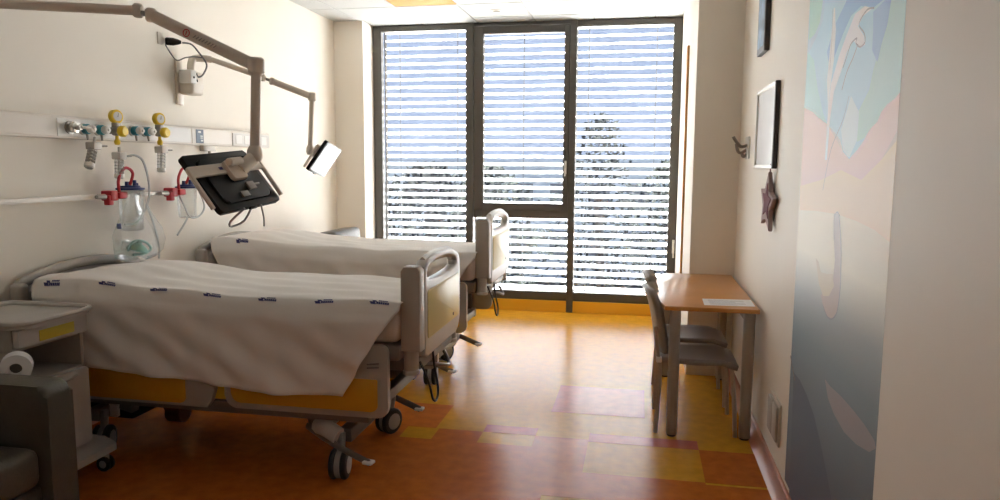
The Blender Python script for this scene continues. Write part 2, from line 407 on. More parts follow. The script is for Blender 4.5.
def sheet_top(x, dz, bump):
    """height of the sheet along the bed"""
    z = .905 + dz + .035*max(0, (-x-1.7)/1.3)
    return z + bump*math.exp(-((x+2.78)/.22)**2)
def bed(y0, dz, df, dh, label, far_x=-1.40):
    yn, yf = y0-.45, y0+.45
    r = thing('hospital_bed', label, 'bed', (-2.08, y0, 0), 'hospital beds along the wall')
    # --- base
    bb = B()
    box(bb, (-2.86, y0+.02, .165), (-1.42, y0+.20, .235), .008)
    for x in (-2.86, -1.42): box(bb, (x-.035, y0-.33, .165), (x+.035, y0+.30, .235), .008)
    obj('base_frame', bb, BEDD, r)
    for s in (-1, 1):
        for xa, an in ((-2.705, .25), (-1.655, -.25)):
            bb = B(); box(bb, (xa-.045, y0+s*.2-.03, .19), (xa+.045, y0+s*.2+.03, .50+dz), .008, 1, Matrix.Rotation(an, 3, 'Y')); obj('lift_arm', bb, BEDD, r)
    bb = B(); box(bb, (-2.98, y0-.22, .15), (-2.70, y0+.20, .30), .012); cb = obj('motor_box', bb, RUBBER, r)
    bb = B(); box(bb, (-2.87, y0-.245, .165), (-2.78, y0-.22, .235), .004); obj('socket_box', bb, WHITE, cb, label='white socket under the bed')
    bb = B(); lathe(bb, (-2.62, y0-.02, .14), (1, 0, 0), [(.03, 0), (.06, .01), (.06, .10), (.03, .11)]); obj('lift_motor', bb, mat('rust brown motor', (.12, .045, .02), .5), r)
    bb = B()
    for s in (-1, 1): box(bb, (-3.08, y0+s*.37-.025, .295+dz), (-1.27, y0+s*.37+.025, .355+dz), .006)
    for x in (-3.05, -2.4, -1.75, -1.30): box(bb, (x-.03, y0-.37, .305+dz), (x+.03, y0+.39, .36+dz), .006)
    obj('deck_frame', bb, BEDD, r)
    bb = B(); box(bb, (-3.05, y0-.42, .62+dz), (-1.10, y0+.42, .70+dz), .015); obj('mattress_deck', bb, BEDD, r)
    for x in (-2.95, -1.32):
        for s in (-1, 1):
            bb = B(); box(bb, (x-.02, y0+s*.36-.02, .34+dz), (x+.02, y0+s*.36+.02, .64+dz), .004); obj('deck_post', bb, BEDD, r)
    bb = B(); box(bb, (-3.05, y0-.425, .70+dz), (-1.10, y0+.425, .862+dz), .05, 3); obj('mattress', bb, PINKSHEET, r)
    # --- side rails (near and far): two panels each, grey shell with orange insert
    for s, yo in ((-1, yn), (1, yf)):
        a, c2 = (yo, yo+.035) if s < 0 else (yo-.035, yo)
        fo, fi = (yo-.004, yo+.012) if s < 0 else (yo-.012, yo+.004)
        bb = B(); prism(bb, rrect(-2.0, .345+dz, -1.15, .70+dz, (.06, .05, .035, .04)), 'y', a, c2, .006); s1 = obj('side_rail', bb, BEDG, r)
        bb = B(); prism(bb, rrect(-1.965, .375+dz, -1.20, .535+dz, (.05, .035, .008, .008)), 'y', fo, fi, .003); obj('rail_insert', bb, ORANGE, s1, label='orange rail insert')
        bb = B(); e = fo-.0005 if s < 0 else fi+.0005
        tube(bb, [(-1.25, e, .608+dz), (-1.19, e, .615+dz)], .004, 6); tube(bb, [(-1.25, e, .59+dz), (-1.19, e, .596+dz)], .004, 6); obj('rail_mark', bb, BEDD, s1)
        bb = B(); prism(bb, [(-2.93, .335+dz), (-2.10, .335+dz), (-2.075, .37+dz), (-2.055, .43+dz), (-2.08, .50+dz), (-2.12, .56+dz), (-2.18, .70+dz), (-2.93, .70+dz)], 'y', a, c2, .006); s2 = obj('side_rail', bb, BEDG, r)
        bb = B(); prism(bb, rrect(-2.90, .352+dz, -2.215, .50+dz, (.02, .03, .01, .01)), 'y', fo, fi, .003); obj('rail_insert', bb, ORANGE, s2, label='orange rail insert')
        yi = yo+.06 if s < 0 else yo-.06
        bb = B(); box(bb, (-2.12, min(yi, yi+.02*s), .37+dz), (-1.97, max(yi, yi+.02*s), .55+dz), .004, 1); obj('rail_arm', bb, YELLOW, r)
    # --- footboard
    fy0, fy1 = y0-.40, y0+.375
    outer = [(-.325, .63), (-.28, .612), (.28, .612), (.335, .632), (.37, .69), (.372, .80), (.372, .98), (.368, 1.02), (.34, 1.055), (.28, 1.078), (.18, 1.097), (.05, 1.106), (-.08, 1.108), (-.20, 1.103), (-.28, 1.09), (-.325, 1.065), (-.325, .85)]
    hole = [(-.285, 1.025), (-.265, 1.052), (-.20, 1.068), (-.08, 1.076), (.05, 1.074), (.16, 1.064), (.25, 1.045), (.285, 1.02), (.27, 1.0), (.20, .989), (.05, .984), (-.10, .984), (-.22, .991), (-.27, 1.004)]
    bb = B(); plate_hole(bb, [(y0+y, z+df) for y, z in outer], [(y0+y, z+df) for y, z in hole], XF-.055, XF, .013); fb = obj('footboard', bb, BEDL, r)
    bb = B(); tube(bb, [(XF-.0275, y0+y, z+df) for y, z in ((-.27, 1.075), (-.20, 1.086), (-.08, 1.092), (.05, 1.090), (.17, 1.081), (.27, 1.062))], (.031, .0165), 12, 5, flat=(1, 0, 0)); obj('grip', bb, BEDL, fb, label='arched grip of the footboard')
    bb = B(); prism(bb, rrect(fy0+.115, .705+df, fy1-.04, .945+df, .018), 'x', XF-.02, XF+.003, .002); obj('foot_panel', bb, YPANEL, fb, label='pale yellow footboard panel')
    bb = B(); cyl(bb, (XF+.002, y0+.2, .735+df), (XF+.006, y0+.2, .735+df), .009); obj('panel_lock', bb, STEELD, fb)
    for s, yy in ((-1, fy0), (1, fy1-.06)):
        if s > 0: continue
        bb = B(); prism(bb, [(XF-.10, .665+df), (XF-.004, .665+df), (XF-.004, 1.05+df), (XF-.02, 1.072+df), (XF-.085, 1.072+df), (XF-.10, 1.05+df)], 'y', yy, yy+.085, .008); obj('foot_post', bb, BEDG, r)
    bb = B(); lathe(bb, (XF-.062, fy0+.045, .545+df), (0, 0, 1), [(.036, 0), (.041, .004), (.041, .018), (.036, .024), (.036, .128)]); obj('bumper', bb, BEDG, r)
    bb = B(); lathe(bb, (XF-.05, fy1-.05, .545+df), (0, 0, 1), [(.036, 0), (.041, .004), (.041, .018), (.036, .024), (.036, .10)]); obj('bumper', bb, BEDG, r)
    bb = B(); box(bb, (-1.40, y0-.33, .55+df), (XF-.03, y0+.30, .62+df), .01); obj('foot_bracket', bb, BEDD, r)
    # --- headboard
    bb = B(); prism(bb, [(y0-.44, .42+dh), (y0+.44, .42+dh), (y0+.44, .87+dh), (y0+.2, .915+dh), (y0, .93+dh), (y0-.2, .915+dh), (y0-.44, .87+dh)], 'x', XH, XH+.03, .006); hb = obj('headboard', bb, BEDL, r)
    bb = B(); tube(bb, [(XH+.015, y0-.46, .72+dh), (XH+.015, y0-.46, .90+dh), (XH+.015, y0-.40, .935+dh), (XH+.015, y0-.2, .972+dh), (XH+.015, y0, .984+dh), (XH+.015, y0+.2, .972+dh), (XH+.015, y0+.40, .935+dh), (XH+.015, y0+.46, .90+dh), (XH+.015, y0+.46, .72+dh)], (.03, .024), 10, 5, flat=(1, 0, 0)); obj('headboard_rail', bb, BEDG, hb)
    for yy in (y0-.47, y0+.47):
        bb = B(); box(bb, (XH-.01, yy-.03, .70+dh), (XH+.07, yy+.03, .93+dh), .02, 3); obj('head_post', bb, BEDG, r)
    # --- casters, caster shells and pedals
    caster(r, -1.425, y0-.385, .12); caster(r, far_x, y0+.26, -.45); caster(r, -2.80, y0-.33, .3); caster(r, -2.80, y0+.30, -.2)
    bb = B(); tube(bb, [(-1.60, y0-.18, .215), (-1.54, y0-.05, .25), (-1.47, y0+.06, .20), (-1.42, y0+.20, .19)], (.045, .06), 12, 5, flat=(0, 0, 1)); obj('caster_shell', bb, BEDL, r)
    bb = B(); tube(bb, [(-1.56, y0-.33, .235), (-1.50, y0-.37, .245), (-1.43, y0-.385, .215)], (.04, .045), 12, 5, flat=(0, 0, 1)); obj('caster_shell', bb, BEDL, r)
    pedal(r, [(-1.62, y0-.34, .24), (-1.50, y0-.39, .20), (-1.36, y0-.42, .15), (-1.25, y0-.44, .115)])
    pedal(r, [(-1.50, y0+.36, .22), (-1.40, y0+.36, .18), (-1.30, y0+.36, .14), (-1.24, y0+.36, .115)])
    # hanging cord loop
    bb = B()
    tube(bb, [(XF-.03, y0-.32, .60+df), (XF+.01, y0-.31, .50+df), (XF+.02, y0-.27, .40+df), (XF+.02, y0-.20, .375+df), (XF+.01, y0-.14, .42+df), (XF-.02, y0-.10, .52+df), (XF-.03, y0-.10, .60+df)], .006, 7, 5); obj('power_cord', bb, RUBBER, r)
    bb = B(); tube(bb, [(-1.12, y0-.1, .52+df), (XF-.02, y0, .50+df), (XF, y0+.12, .47+df), (-1.05, y0+.2, .52+df)], .01, 7, 5); obj('foot_cable', bb, BEDD, r)
    return r
def sheet(y0, dz, label, bump, seed, group, logos):
    rnd = random.Random(seed); ph = [rnd.uniform(0, 6) for _ in range(8)]
    NU, NV = 120, 84
    L1, L2, L3 = .30, .92, .40                # far drop, top, near drop
    tot = L1+L2+L3
    def pt(u, s):
        """u 0..1 along the bed, s distance across from the far hem"""
        if s < L1: t = 1-s/L1; side = 1
        elif s > L1+L2: t = (s-L1-L2)/L3; side = -1
        else: t = 0; side = 0
        xe = XF-.085 - (.27*t**.9 if side < 0 else .03*t); xs = -3.06 + (.22*t if side < 0 else .05*t)
        x = xs + (xe-xs)*u
        zt = sheet_top(x, dz, 0)
        c = (s-L1)/L2                        # 0 far .. 1 near on top
        if side == 0:
            y = y0+.46 - .92*c
            edge = min(c, 1-c)*L2
            rd = .035
            z = zt + bump*math.exp(-((x+2.80)/.24)**2)*(.35+.65*math.sin(PI*min(1, max(0, c)))**.7)
            z -= .022*(1-c)
            if edge < rd: z -= rd*(1-math.sqrt(max(0, 1-((rd-edge)/rd)**2)))*.85
            z += .004*math.sin(7*x+3*y+ph[0]) + .0035*math.sin(13*x-17*y+ph[1]) + .003*math.sin(31*y+5*x+ph[2])
        elif side > 0:
            y = y0+.46 + .012*math.sin(11*x+ph[3])*t + .02*t; z = zt - .052 - t*(L1-.03)
        else:
            fold = .016*math.sin(8*(x-.5*t)+ph[4]) + .010*math.sin(19*(x-.75*t)+ph[5]) + .005*math.sin(37*x-9*t+ph[6])
            y = y0-.46 - .032*min(1, t*7) - .012*t + fold*min(1, t*1.6)
            hem = .012*math.sin(4*x+ph[7]) + .04*max(0, -x-2.3)
            z = zt + .35*bump*math.exp(-((x+2.80)/.24)**2) - .03 - t*(L3+.01-hem)
        z += 0
        return Vector((x, y, z))
    bb = B(); g = []
    ss = [L1*i/14 for i in range(14)] + [L1+L2*i/46 for i in range(46)] + [L1+L2+L3*i/24 for i in range(25)]
    for i in range(NU+1):
        g.append([bb.verts.new(pt(i/NU, s)) for s in ss])
    for i in range(NU):
        for j in range(len(ss)-1): bb.faces.new((g[i][j], g[i+1][j], g[i+1][j+1], g[i][j+1]))
    o = obj('bed_sheet', bb, SHEET, None, auto=180); tag(o, label, 'sheet', group)
    md = o.modifiers.new('thick', 'SOLIDIFY'); md.thickness = .004; md.offset = 1
    # printed marks: an emblem and two short lines of lettering, following the cloth
    for (u, t) in logos:
        lb = B(); s0 = L1+L2+L3*t
        def quad(du0, du1, ds0, ds1, sl=.0):
            ps = [pt(u+du0+sl*0, s0+ds0), pt(u+du1, s0+ds0), pt(u+du1+sl, s0+ds1), pt(u+du0+sl, s0+ds1)]
            lb.faces.new([lb.verts.new(p + Vector((0, -.004, .0055))) for p in ps])
        k = 1/1.95
        quad(-.046*k, -.020*k, .006, .016, .010*k); quad(-.036*k, -.016*k, -.003, .007, .010*k)
        for i in range(5): quad((-.004+i*.009)*k, (.0042+i*.009)*k, -.006, .003, .001)
        for i in range(6): quad((-.012+i*.0105)*k, (-.0028+i*.0105)*k, .006, .015, .001)
        obj('printed_mark', lb, INK, o, smooth=False)
    return o
bed(3.65, 0., 0., 0., 'grey hospital bed with orange side rails nearest the armchair')
bed(5.25, .05, .11, 0., 'grey hospital bed nearest the window, raised higher', -1.50)
sheet(3.65, 0., 'white cotton sheet over the bed beside the armchair, hanging low', .055, 3, 'sheets on the beds', [(.058, -.03), (.216, -.06), (.364, -.05), (.512, -.05), (.660, -.05), (.808, -.05), (.948, -.05)])
sheet(5.25, .05, 'white cotton sheet over the bed by the window', .06, 11, 'sheets on the beds', [(.125, -.04)])

# ================================================================== desk and chairs
dk = thing('desk', 'beech topped desk with grey steel legs against the cream wall', 'desk', (.4, 4.85, 0))
b = B(); prism(b, [(.155, 4.165), (.668, 4.165), (.668, 5.49), (.21, 5.49), (.165, 5.42), (.132, 5.25), (.118, 5.0), (.116, 4.72), (.122, 4.5), (.135, 4.3)], 'z', .74, .765, .004, 2); obj('desk_top', b, WOOD, dk)
for (x, y) in ((.215, 4.20), (.622, 4.22), (.215, 5.42), (.61, 5.42)):
    b = B(); prism(b, rrect(x-.031, y-.031, x+.031, y+.031, .022), 'z', .012, .74, .003); lg = obj('leg', b, DESKG, dk)
    b = B(); cyl(b, (x, y, 0), (x, y, .012), .026); obj('foot', b, RUBBER, lg)
b = B(); box(b, (.25, 5.40, .68), (.60, 5.43, .74), .004); box(b, (.60, 4.25, .68), (.63, 5.40, .74), .004); obj('apron', b, DESKG, dk)
b = B(); vv = [b.verts.new(p) for p in ((.375, 4.235, .7662), (.655, 4.25, .7662), (.66, 4.46, .7662), (.38, 4.44, .7662), (.375, 4.235, .7672), (.655, 4.25, .7672), (.66, 4.46, .7672), (.38, 4.44, .7672))]
for q in ((3, 2, 1, 0), (4, 5, 6, 7), (0, 1, 5, 4), (1, 2, 6, 5), (2, 3, 7, 6), (3, 0, 4, 7)): b.faces.new([vv[i] for i in q])
pp = tag(obj('paper_sheet', b, PAPER, None, smooth=False), 'white printed sheet of paper lying on the desk', 'paper')
b = B()
for i in range(6): box(b, (.41, 4.265+i*.027, .7673), (.41+(.2 if i % 3 else .15), 4.272+i*.027, .7675))
obj('printed_lines', b, PRINT, pp, smooth=False, kind='stuff')
def chair(y0, label):
    r = thing('stacking_chair', label, 'chair', (.34, y0, 0), 'chairs tucked under the desk')
    b = B(); n = 10; g = []
    for i in range(n+1):
        row = []
        for j in range(n+1):
            x = .13+.45*i/n; y = y0 + (j/n-.5)*.42*(.92+.08*math.sin(PI*i/n))
            q = (2*j/n-1)
            z = .445 - .018*(1-q*q)*math.sin(PI*min(1, i/n*1.05)) - (.03*max(0, i/n-.8)/.2 if i/n > .8 else 0)
            row.append(b.verts.new((x, y, z)))
        g.append(row)
    for i in range(n):
        for j in range(n): b.faces.new((g[i][j], g[i+1][j], g[i+1][j+1], g[i][j+1]))
    st = obj('seat', b, CHAIRG, r, auto=180); md = st.modifiers.new('t', 'SOLIDIFY'); md.thickness = .028; md.offset = -1
    b = B(); g = []; n = 12
    for i in range(n+1):
        row = []; t = i/n
        for j in range(9):
            q = j/4-1; wd = .20 - .035*max(0, (t-.75)/.25)**2
            y = y0 + q*wd; z = .47 + .375*t - .012*q*q*t
            x = .125 - .075*t + .012*math.sin(PI*t) + .05*(q*q) - .06*max(0, t-.8)
            row.append(b.verts.new((x, y, z)))
        g.append(row)
    for i in range(n):
        for j in range(8): b.faces.new((g[i][j], g[i+1][j], g[i+1][j+1], g[i][j+1]))
    bk = obj('backrest', b, CHAIRG, r, auto=180); md = bk.modifiers.new('t', 'SOLIDIFY'); md.thickness = .03; md.offset = 0
    for s in (-1, 1):
        b = B(); tube(b, [(.135, y0+s*.19, .44), (.14, y0+s*.2, .30), (.125, y0+s*.21, .0)], .013, 10, 3); obj('leg', b, CHAIRM, r)
        b = B(); tube(b, [(.54, y0+s*.18, .42), (.56, y0+s*.19, .25), (.575, y0+s*.2, .0)], .013, 10, 3); obj('leg', b, CHAIRM, r)
        b = B(); tube(b, [(.15, y0+s*.185, .43), (.35, y0+s*.185, .415), (.54, y0+s*.18, .425)], .011, 8); tube(b, [(.135, y0+s*.19, .43), (.12, y0+s*.19, .52), (.11, y0+s*.17, .62)], .011, 8, 3); obj('seat_tube', b, CHAIRM, r)
        b = B(); box(b, (.118, y0+s*.19-.016, .415), (.15, y0+s*.19+.016, .45), .006); obj('joint', b, WHITE, r)
chair(4.44, 'grey plastic chair under the desk, nearer end')
chair(4.98, 'grey plastic chair under the desk, end nearer the window')

# ================================================================== armchairs
def armchair(x0, y0, y1, label, group, front=1):
    """faces +x; x0 back, front at x0+.82"""
    r = thing('armchair', label, 'armchair', (x0+.4, (y0+y1)/2, 0), group)
    xf = x0+.82
    for s, (a, c) in ((0, (y0, y0+.13)), (1, (y1-.13, y1))):
        bb = B(); prism(bb, rrect(x0+.04, .06, xf, .68, (.02, .02, .045, .045)), 'y', a, c, .02, 3); ar = obj('armrest', bb, LEATHER, r)
        bb = B(); tube(bb, [(x0+.06, a+.012, .668), (xf-.04, a+.012, .668), (xf-.008, a+.012, .63), (xf-.008, a+.012, .09)], .004, 6); tube(bb, [(x0+.06, c-.012, .668), (xf-.04, c-.012, .668), (xf-.008, c-.012, .63), (xf-.008, c-.012, .09)], .004, 6); obj('piping', bb, LEATHER, ar)
    bb = B(); box(bb, (x0+.16, y0+.135, .28), (xf-.03, y1-.135, .445), .045, 4); 
    for v in bb.verts:
        if v.co.z > .4: v.co.z += .03*math.sin(PI*(v.co.x-x0-.1)/.8)*0 + .0
    obj('seat_cushion', bb, LEATHER, r)
    bb = B(); box(bb, (x0+.06, y0+.135, .06), (xf-.045, y1-.135, .28), .01); obj('seat_base', bb, LEATHER, r)
    bb = B(); box(bb, (x0, y0+.06, .10), (x0+.2, y1-.06, .93), .05, 4, Matrix.Rotation(-.08, 3, 'Y')); obj('backrest', bb, LEATHER, r)
    for x in (x0+.10, xf-.06):
        for y in (y0+.06, y1-.06):
            bb = B(); cyl(bb, (x, y, 0), (x, y, .065), .02, .026); obj('foot', bb, RUBBER, r)
armchair(-3.065, 1.79, 2.505, 'olive grey leather armchair beside the bedside cabinet', 'leather armchairs')
armchair(-2.90, 6.2, 6.95, 'olive grey leather armchair half hidden behind the far bed', 'leather armchairs')

# ================================================================== bedside cabinet
cb = thing('bedside_cabinet', 'grey wheeled bedside cabinet with yellow label on its drawer', 'cabinet', (-2.86, 2.85, 0))
X0, X1, Y0, Y1 = -3.08, -2.64, 2.645, 3.055
b = B()
box(b, (X0, Y0, .17), (X1-.02, Y0+.02, .825), .004); box(b, (X0, Y1-.02, .17), (X1-.02, Y1, .825), .004)
box(b, (X0, Y0, .17), (X0+.015, Y1, .825), .003); box(b, (X0, Y0, .17), (X1-.02, Y1, .19), .003); box(b, (X0, Y0, .55), (X1-.02, Y1, .57), .003); box(b, (X0, Y0, .72), (X1-.03, Y1, .735), .003)
obj('body', b, BEDG, cb)
b = B(); prism(b, rrect(X0, Y0-.015, X1+.045, Y1+.02, (.03, .07, .07, .03), 6), 'z', .828, .845, .005)
obj('top_board', b, BEDL, cb)
b = B(); ro = rrect(X0, Y0-.015, X1+.045, Y1+.02, (.03, .07, .07, .03), 6); tube(b, [(x, y, .853) for x, y in ro + [ro[0]]], (.012, .014), 8); obj('tray_rim', b, BEDL, cb)
b = B(); prism(b, [(Y0+.005, .745), (Y1-.005, .735), (Y1-.002, .822), (Y0+.002, .822)], 'x', X1-.02, X1+.012, .006); dr = obj('drawer', b, BEDL, cb)
b = B(); box(b, (X1+.011, 2.76, .752), (X1+.0145, 2.965, .802), .002); obj('drawer_label', b, mat('mustard label', (.62, .50, .06), .5), dr, label='yellow drawer label')
b = B(); prism(b, rrect(Y0+.005, .185, Y1-.005, .56, .012), 'x', X1-.02, X1+.004, .005); dd = obj('door', b, BEDL, cb)
b = B(); tube(b, [(X1+.004, Y0+.08, .535), (X1+.012, Y0+.12, .53), (X1+.012, Y1-.12, .53), (X1+.004, Y1-.08, .535)], .006, 8); obj('door_grip', b, BEDG, dd)
b = B()
prism(b, [(X0+.02, .115), (X1-.04, .115), (X1+.0, .10), (X1+.03, .095), (X1+.055, .10), (X1+.055, .135), (X1+.03, .15), (X1-.02, .155), (X1-.06, .17), (X0+.02, .17)], 'y', Y0+.03, Y1+.10, .01); obj('base', b, BEDL, cb)
for (x, y) in ((X1+.02, Y1+.06), (X1+.02, Y0+.08), (X0+.08, Y1-.02), (X0+.08, Y0+.08)):
    b = B(); c = Vector((x, y, .038))
    for s in (-1, 1): lathe(b, c + Vector((-.005, s*.014-.009, 0)), (0, 1, 0), [(.025, 0), (.038, .003), (.038, .015), (.025, .018)], 16)
    wv = obj('caster', b, RUBBER, cb)
    b = B(); lathe(b, c + Vector((-.005, -.025, 0)), (0, 1, 0), [(.018, 0), (.024, .004), (.024, .046), (.018, .05)], 12); cyl(b, c + Vector((0, 0, .02)), c + Vector((0, 0, .075)), .014); obj('caster_hub', b, HUB, wv)
b = B(); box(b, (-2.96, Y0-.12, .588), (-2.47, Y0, .60), .003); tube(b, [(-2.47, Y0, .62), (-2.47, Y0-.115, .62), (-2.96, Y0-.115, .62), (-2.96, Y0, .62)], .005, 6); obj('side_rack', b, BEDG, cb)
# roll of paper and dispenser bottle in the side rack
prl = thing('paper_roll', 'white paper roll standing in the side rack of the cabinet', 'paper roll', (-2.64, 2.57, .60))
b = B(); A0 = Vector((-2.545, 2.54, .69)); seg = 28; ax = Vector((-.64, .768, 0)); au = Vector((.768, .64, 0)); rings = []
for (rad, hh) in ((.024, 0), (.060, 0), (.060, .08), (.024, .08)): rings.append([b.verts.new(A0 + ax*hh + au*rad*math.cos(2*PI*i/seg) + Vector((0, 0, rad*math.sin(2*PI*i/seg)))) for i in range(seg)])
for k in range(4):
    a, c = rings[k], rings[(k+1) % 4]
    for i in range(seg): j = (i+1) % seg; b.faces.new((a[i], a[j], c[j], c[i]))
obj('roll', b, PAPER, prl)
b = B(); cyl(b, A0 + ax*.03, A0 + ax*.075, .0235, caps=True); obj('core', b, BEDD, prl)
b = B(); box(b, (-2.63, 2.55, .60), (-2.56, 2.60, .632), .006); obj('roll_rest', b, BEDG, prl)
bt = thing('pump_bottle', 'beige pump bottle in the side rack beside the paper roll', 'bottle', (-2.80, 2.565, .601))
b = B(); lathe(b, (-2.80, 2.565, .601), (0, 0, 1), [(.036, 0), (.038, .006), (.038, .16), (.034, .19), (.016, .205), (.016, .215)]); obj('bottle_body', b, OFFW, bt)
b = B(); lathe(b, (-2.80, 2.565, .815), (0, 0, 1), [(.018, 0), (.018, .02), (.007, .022), (.007, .045)], 12); tube(b, [(-2.80, 2.565, .862), (-2.77, 2.56, .865), (-2.745, 2.555, .855)], .007, 8); obj('pump', b, WHITE, bt)

# ================================================================== medical supply rail on the bed wall
TX = -3.145
tr = thing('supply_trunking', 'long cream wall trunking carrying the gas outlets over the beds', 'trunking', (XL, 4.0, 1.68))
b = B(); prism(b, [(XL, 1.681), (TX-.006, 1.681), (TX, 1.687), (TX, 1.80), (TX-.012, 1.81), (XL, 1.81)], 'y', 1.2, 5.86); obj('trunking_body', b, OFFW, tr)
for (ya, yb) in ((1.25, 3.50), (3.515, 4.73), (4.745, 5.26)):
    b = B(); box(b, (TX-.002, ya, 1.694), (TX+.004, yb, 1.794), .002, 1); obj('cover_plate', b, OFFW if ya < 3 or ya > 4.7 else WHITE, tr)
sk = B(); box(sk, (TX-.002, 5.27, 1.688), (TX+.008, 5.84, 1.788), .003, 1); sk = obj('socket_strip', sk, mat('pale grey socket strip', (.66, .64, .60), .4), tr)
for i in range(4):
    b = B(); box(b, (TX+.007, 5.31+i*.13, 1.705), (TX+.011, 5.40+i*.13, 1.772), .003, 1); obj('socket', b, WHITE, sk)
b = B(); box(b, (XL, 4.90, 1.64), (TX-.01, 5.06, 1.682), .004); cyl(b, (TX-.02, 4.99, 1.645), (TX-.02, 4.99, 1.60), .012); obj('end_bracket', b, SOCKD, tr)
sg = thing('wall_sign', 'small dark blue notice stuck on the trunking', 'sign', (TX+.004, 4.835, 1.695))
b = B(); box(b, (TX+.0042, 4.79, 1.695), (TX+.0062, 4.88, 1.792)); obj('plate', b, mat('slate blue sign', (.10, .14, .20), .5), sg, smooth=False)
b = B()
for (ya, yb, za, zb) in ((4.815, 4.85, 1.768, 1.782), (4.84, 4.87, 1.742, 1.750), (4.84, 4.87, 1.729, 1.736), (4.845, 4.87, 1.708, 1.720)): box(b, (TX+.0062, ya, za), (TX+.0068, yb, zb))
obj('print', b, PAPER, sg, smooth=False, kind='stuff')
def outlet(y, z, ring, label):
    r = thing('gas_outlet', label, 'gas outlet', (TX+.004, y, z), 'gas outlets on the trunking')
    b = B(); lathe(b, (TX+.004, y, z), (1, 0, 0), [(.034, 0), (.034, .006), (.030, .010)]); obj('base_plate', b, CHROME, r)
    b = B(); lathe(b, (TX+.013, y, z), (1, 0, 0), [(.026, 0), (.029, .004), (.029, .030), (.025, .034)]); obj('collar', b, ring, r)
    b = B(); lathe(b, (TX+.047, y, z), (1, 0, 0), [(.022, 0), (.024, .004), (.024, .026), (.019, .032), (.009, .034), (.009, .042)]); obj('cap', b, WHITE, r)
    b = B(); cyl(b, (TX+.03, y, z-.025), (TX+.035, y, z-.062), .007, .006, 8); obj('key', b, STEELD, r)
pl = thing('hose_connector', 'steel hose connector at the start of the outlet row', 'connector', (TX+.004, 3.60, 1.745))
b = B(); lathe(b, (TX+.004, 3.60, 1.745), (1, 0, 0), [(.036, 0), (.036, .008), (.026, .010), (.026, .028)]); obj('flange', b, STEELD, pl)
b = B(); lathe(b, (TX+.032, 3.60, 1.745), (1, 0, 0), [(.032, 0), (.032, .018), (.016, .020), (.016, .05)], 6); obj('hex_nut', b, CHROME, pl)
b = B(); tube(b, [(TX+.082, 3.60, 1.745), (TX+.088, 3.62, 1.745), (TX+.09, 3.66, 1.742)], .009, 8, 4); obj('stub', b, CHROME, pl)
outlet(3.70, 1.741, TEAL, 'teal ringed gas outlet holding the tilted flowmeter')
outlet(3.815, 1.741, TEAL, 'teal ringed gas outlet beside the first yellow regulator')
outlet(4.115, 1.75, TEAL, 'teal ringed gas outlet just after the first regulator')
outlet(4.23, 1.751, TEAL, 'teal ringed gas outlet beside the second yellow regulator')
def regulator(y, z, label):
    r = thing('suction_regulator', label, 'regulator', (TX+.004, y, z-.03), 'yellow suction regulators')
    b = B(); lathe(b, (TX+.004, y, z), (1, 0, 0), [(.02, 0), (.02, .02), (.027, .024), (.03, .03), (.03, .062), (.024, .07)]); box(b, (TX+.03, y-.022, z-.03), (TX+.07, y+.022, z+.05), .008); obj('valve_body', b, STEELD, r)
    b = B(); lathe(b, (TX+.07, y, z-.004), (1, 0, 0), [(.020, 0), (.030, .004), (.033, .010), (.033, .032), (.026, .040)], 16); obj('control_knob', b, YELLOW, r)
    gp = Vector((TX+.035, y, z+.082)); b = B(); lathe(b, gp, (1, -.25, .05), [(.03, 0), (.041, .004), (.041, .030), (.036, .034)], 22); g = obj('gauge', b, YELLOW, r)
    ax = Vector((1, -.25, .05)).normalized(); b = B(); lathe(b, gp + ax*.0338, ax, [(.028, 0), (.028, .002)], 20); obj('dial', b, PAPER, g)
    b = B(); cyl(b, gp + ax*.036 + Vector((0, 0, -.004)), gp + ax*.036 + Vector((0, .006, .02)), .002, .001, 6); obj('needle', b, RUBBER, g)
    b = B(); lathe(b, (TX+.05, y, z-.085), (0, 0, 1), [(.010, 0), (.016, .005), (.018, .02), (.014, .03), (.010, .036), (.010, .058)], 12); obj('nipple', b, YELLOW, r)
regulator(3.92, 1.742, 'yellow regulator with gauge, above the bagged suction jar')
regulator(4.32, 1.752, 'yellow regulator with gauge, nearer the blue notice')
def flowmeter(top, bot, label):
    top = Vector(top); bot = Vector(bot); d = (bot-top).normalized()
    r = thing('flowmeter', label, 'flowmeter', bot, 'clear flowmeters under the trunking')
    b = B(); cyl(b, top - d*.045, top + d*.01, .008, .008, 8); box(b, top + Vector((-.03, -.032, -.03)), top + Vector((.03, .032, .014)), .006, 2); obj('head_block', b, mat('pale grey meter head', (.56, .52, .47), .4), r)
    b = B(); lathe(b, top + d*.03, d, [(.022, 0), (.026, .004), (.026, (bot-top).length-.036), (.020, (bot-top).length-.03)], 14); obj('meter_tube', b, CLEAR, r)
    b = B(); cyl(b, top + d*.03, bot - d*.01, .006, .006, 8); obj('float_rod', b, WHITE, r)
    b = B(); lathe(b, bot - d*.028, d, [(.0275, 0), (.0275, .022), (.022, .028)], 14); obj('end_cap', b, WHITE, r)
    b = B(); 
    for k in range(4): lathe(b, top + d*(.045+k*.02), d, [(.0264, 0), (.0264, .002)], 14)
    obj('scale_marks', b, HUB, r, kind='stuff')
    b = B(); cyl(b, top + Vector((.02, .02, -.01)), top + Vector((.03, .07, -.008)), .006, .005, 8); obj('outlet_stub', b, STEELD, r)
flowmeter((-3.10, 3.73, 1.655), (-3.085, 3.665, 1.52), 'tilted clear flowmeter under the first teal outlet')
flowmeter((-3.095, 3.93, 1.60), (-3.095, 3.92, 1.455), 'clear flowmeter directly above the bagged suction jar')
flowmeter((-3.095, 4.33, 1.645), (-3.095, 4.32, 1.49), 'clear flowmeter below the second yellow regulator')
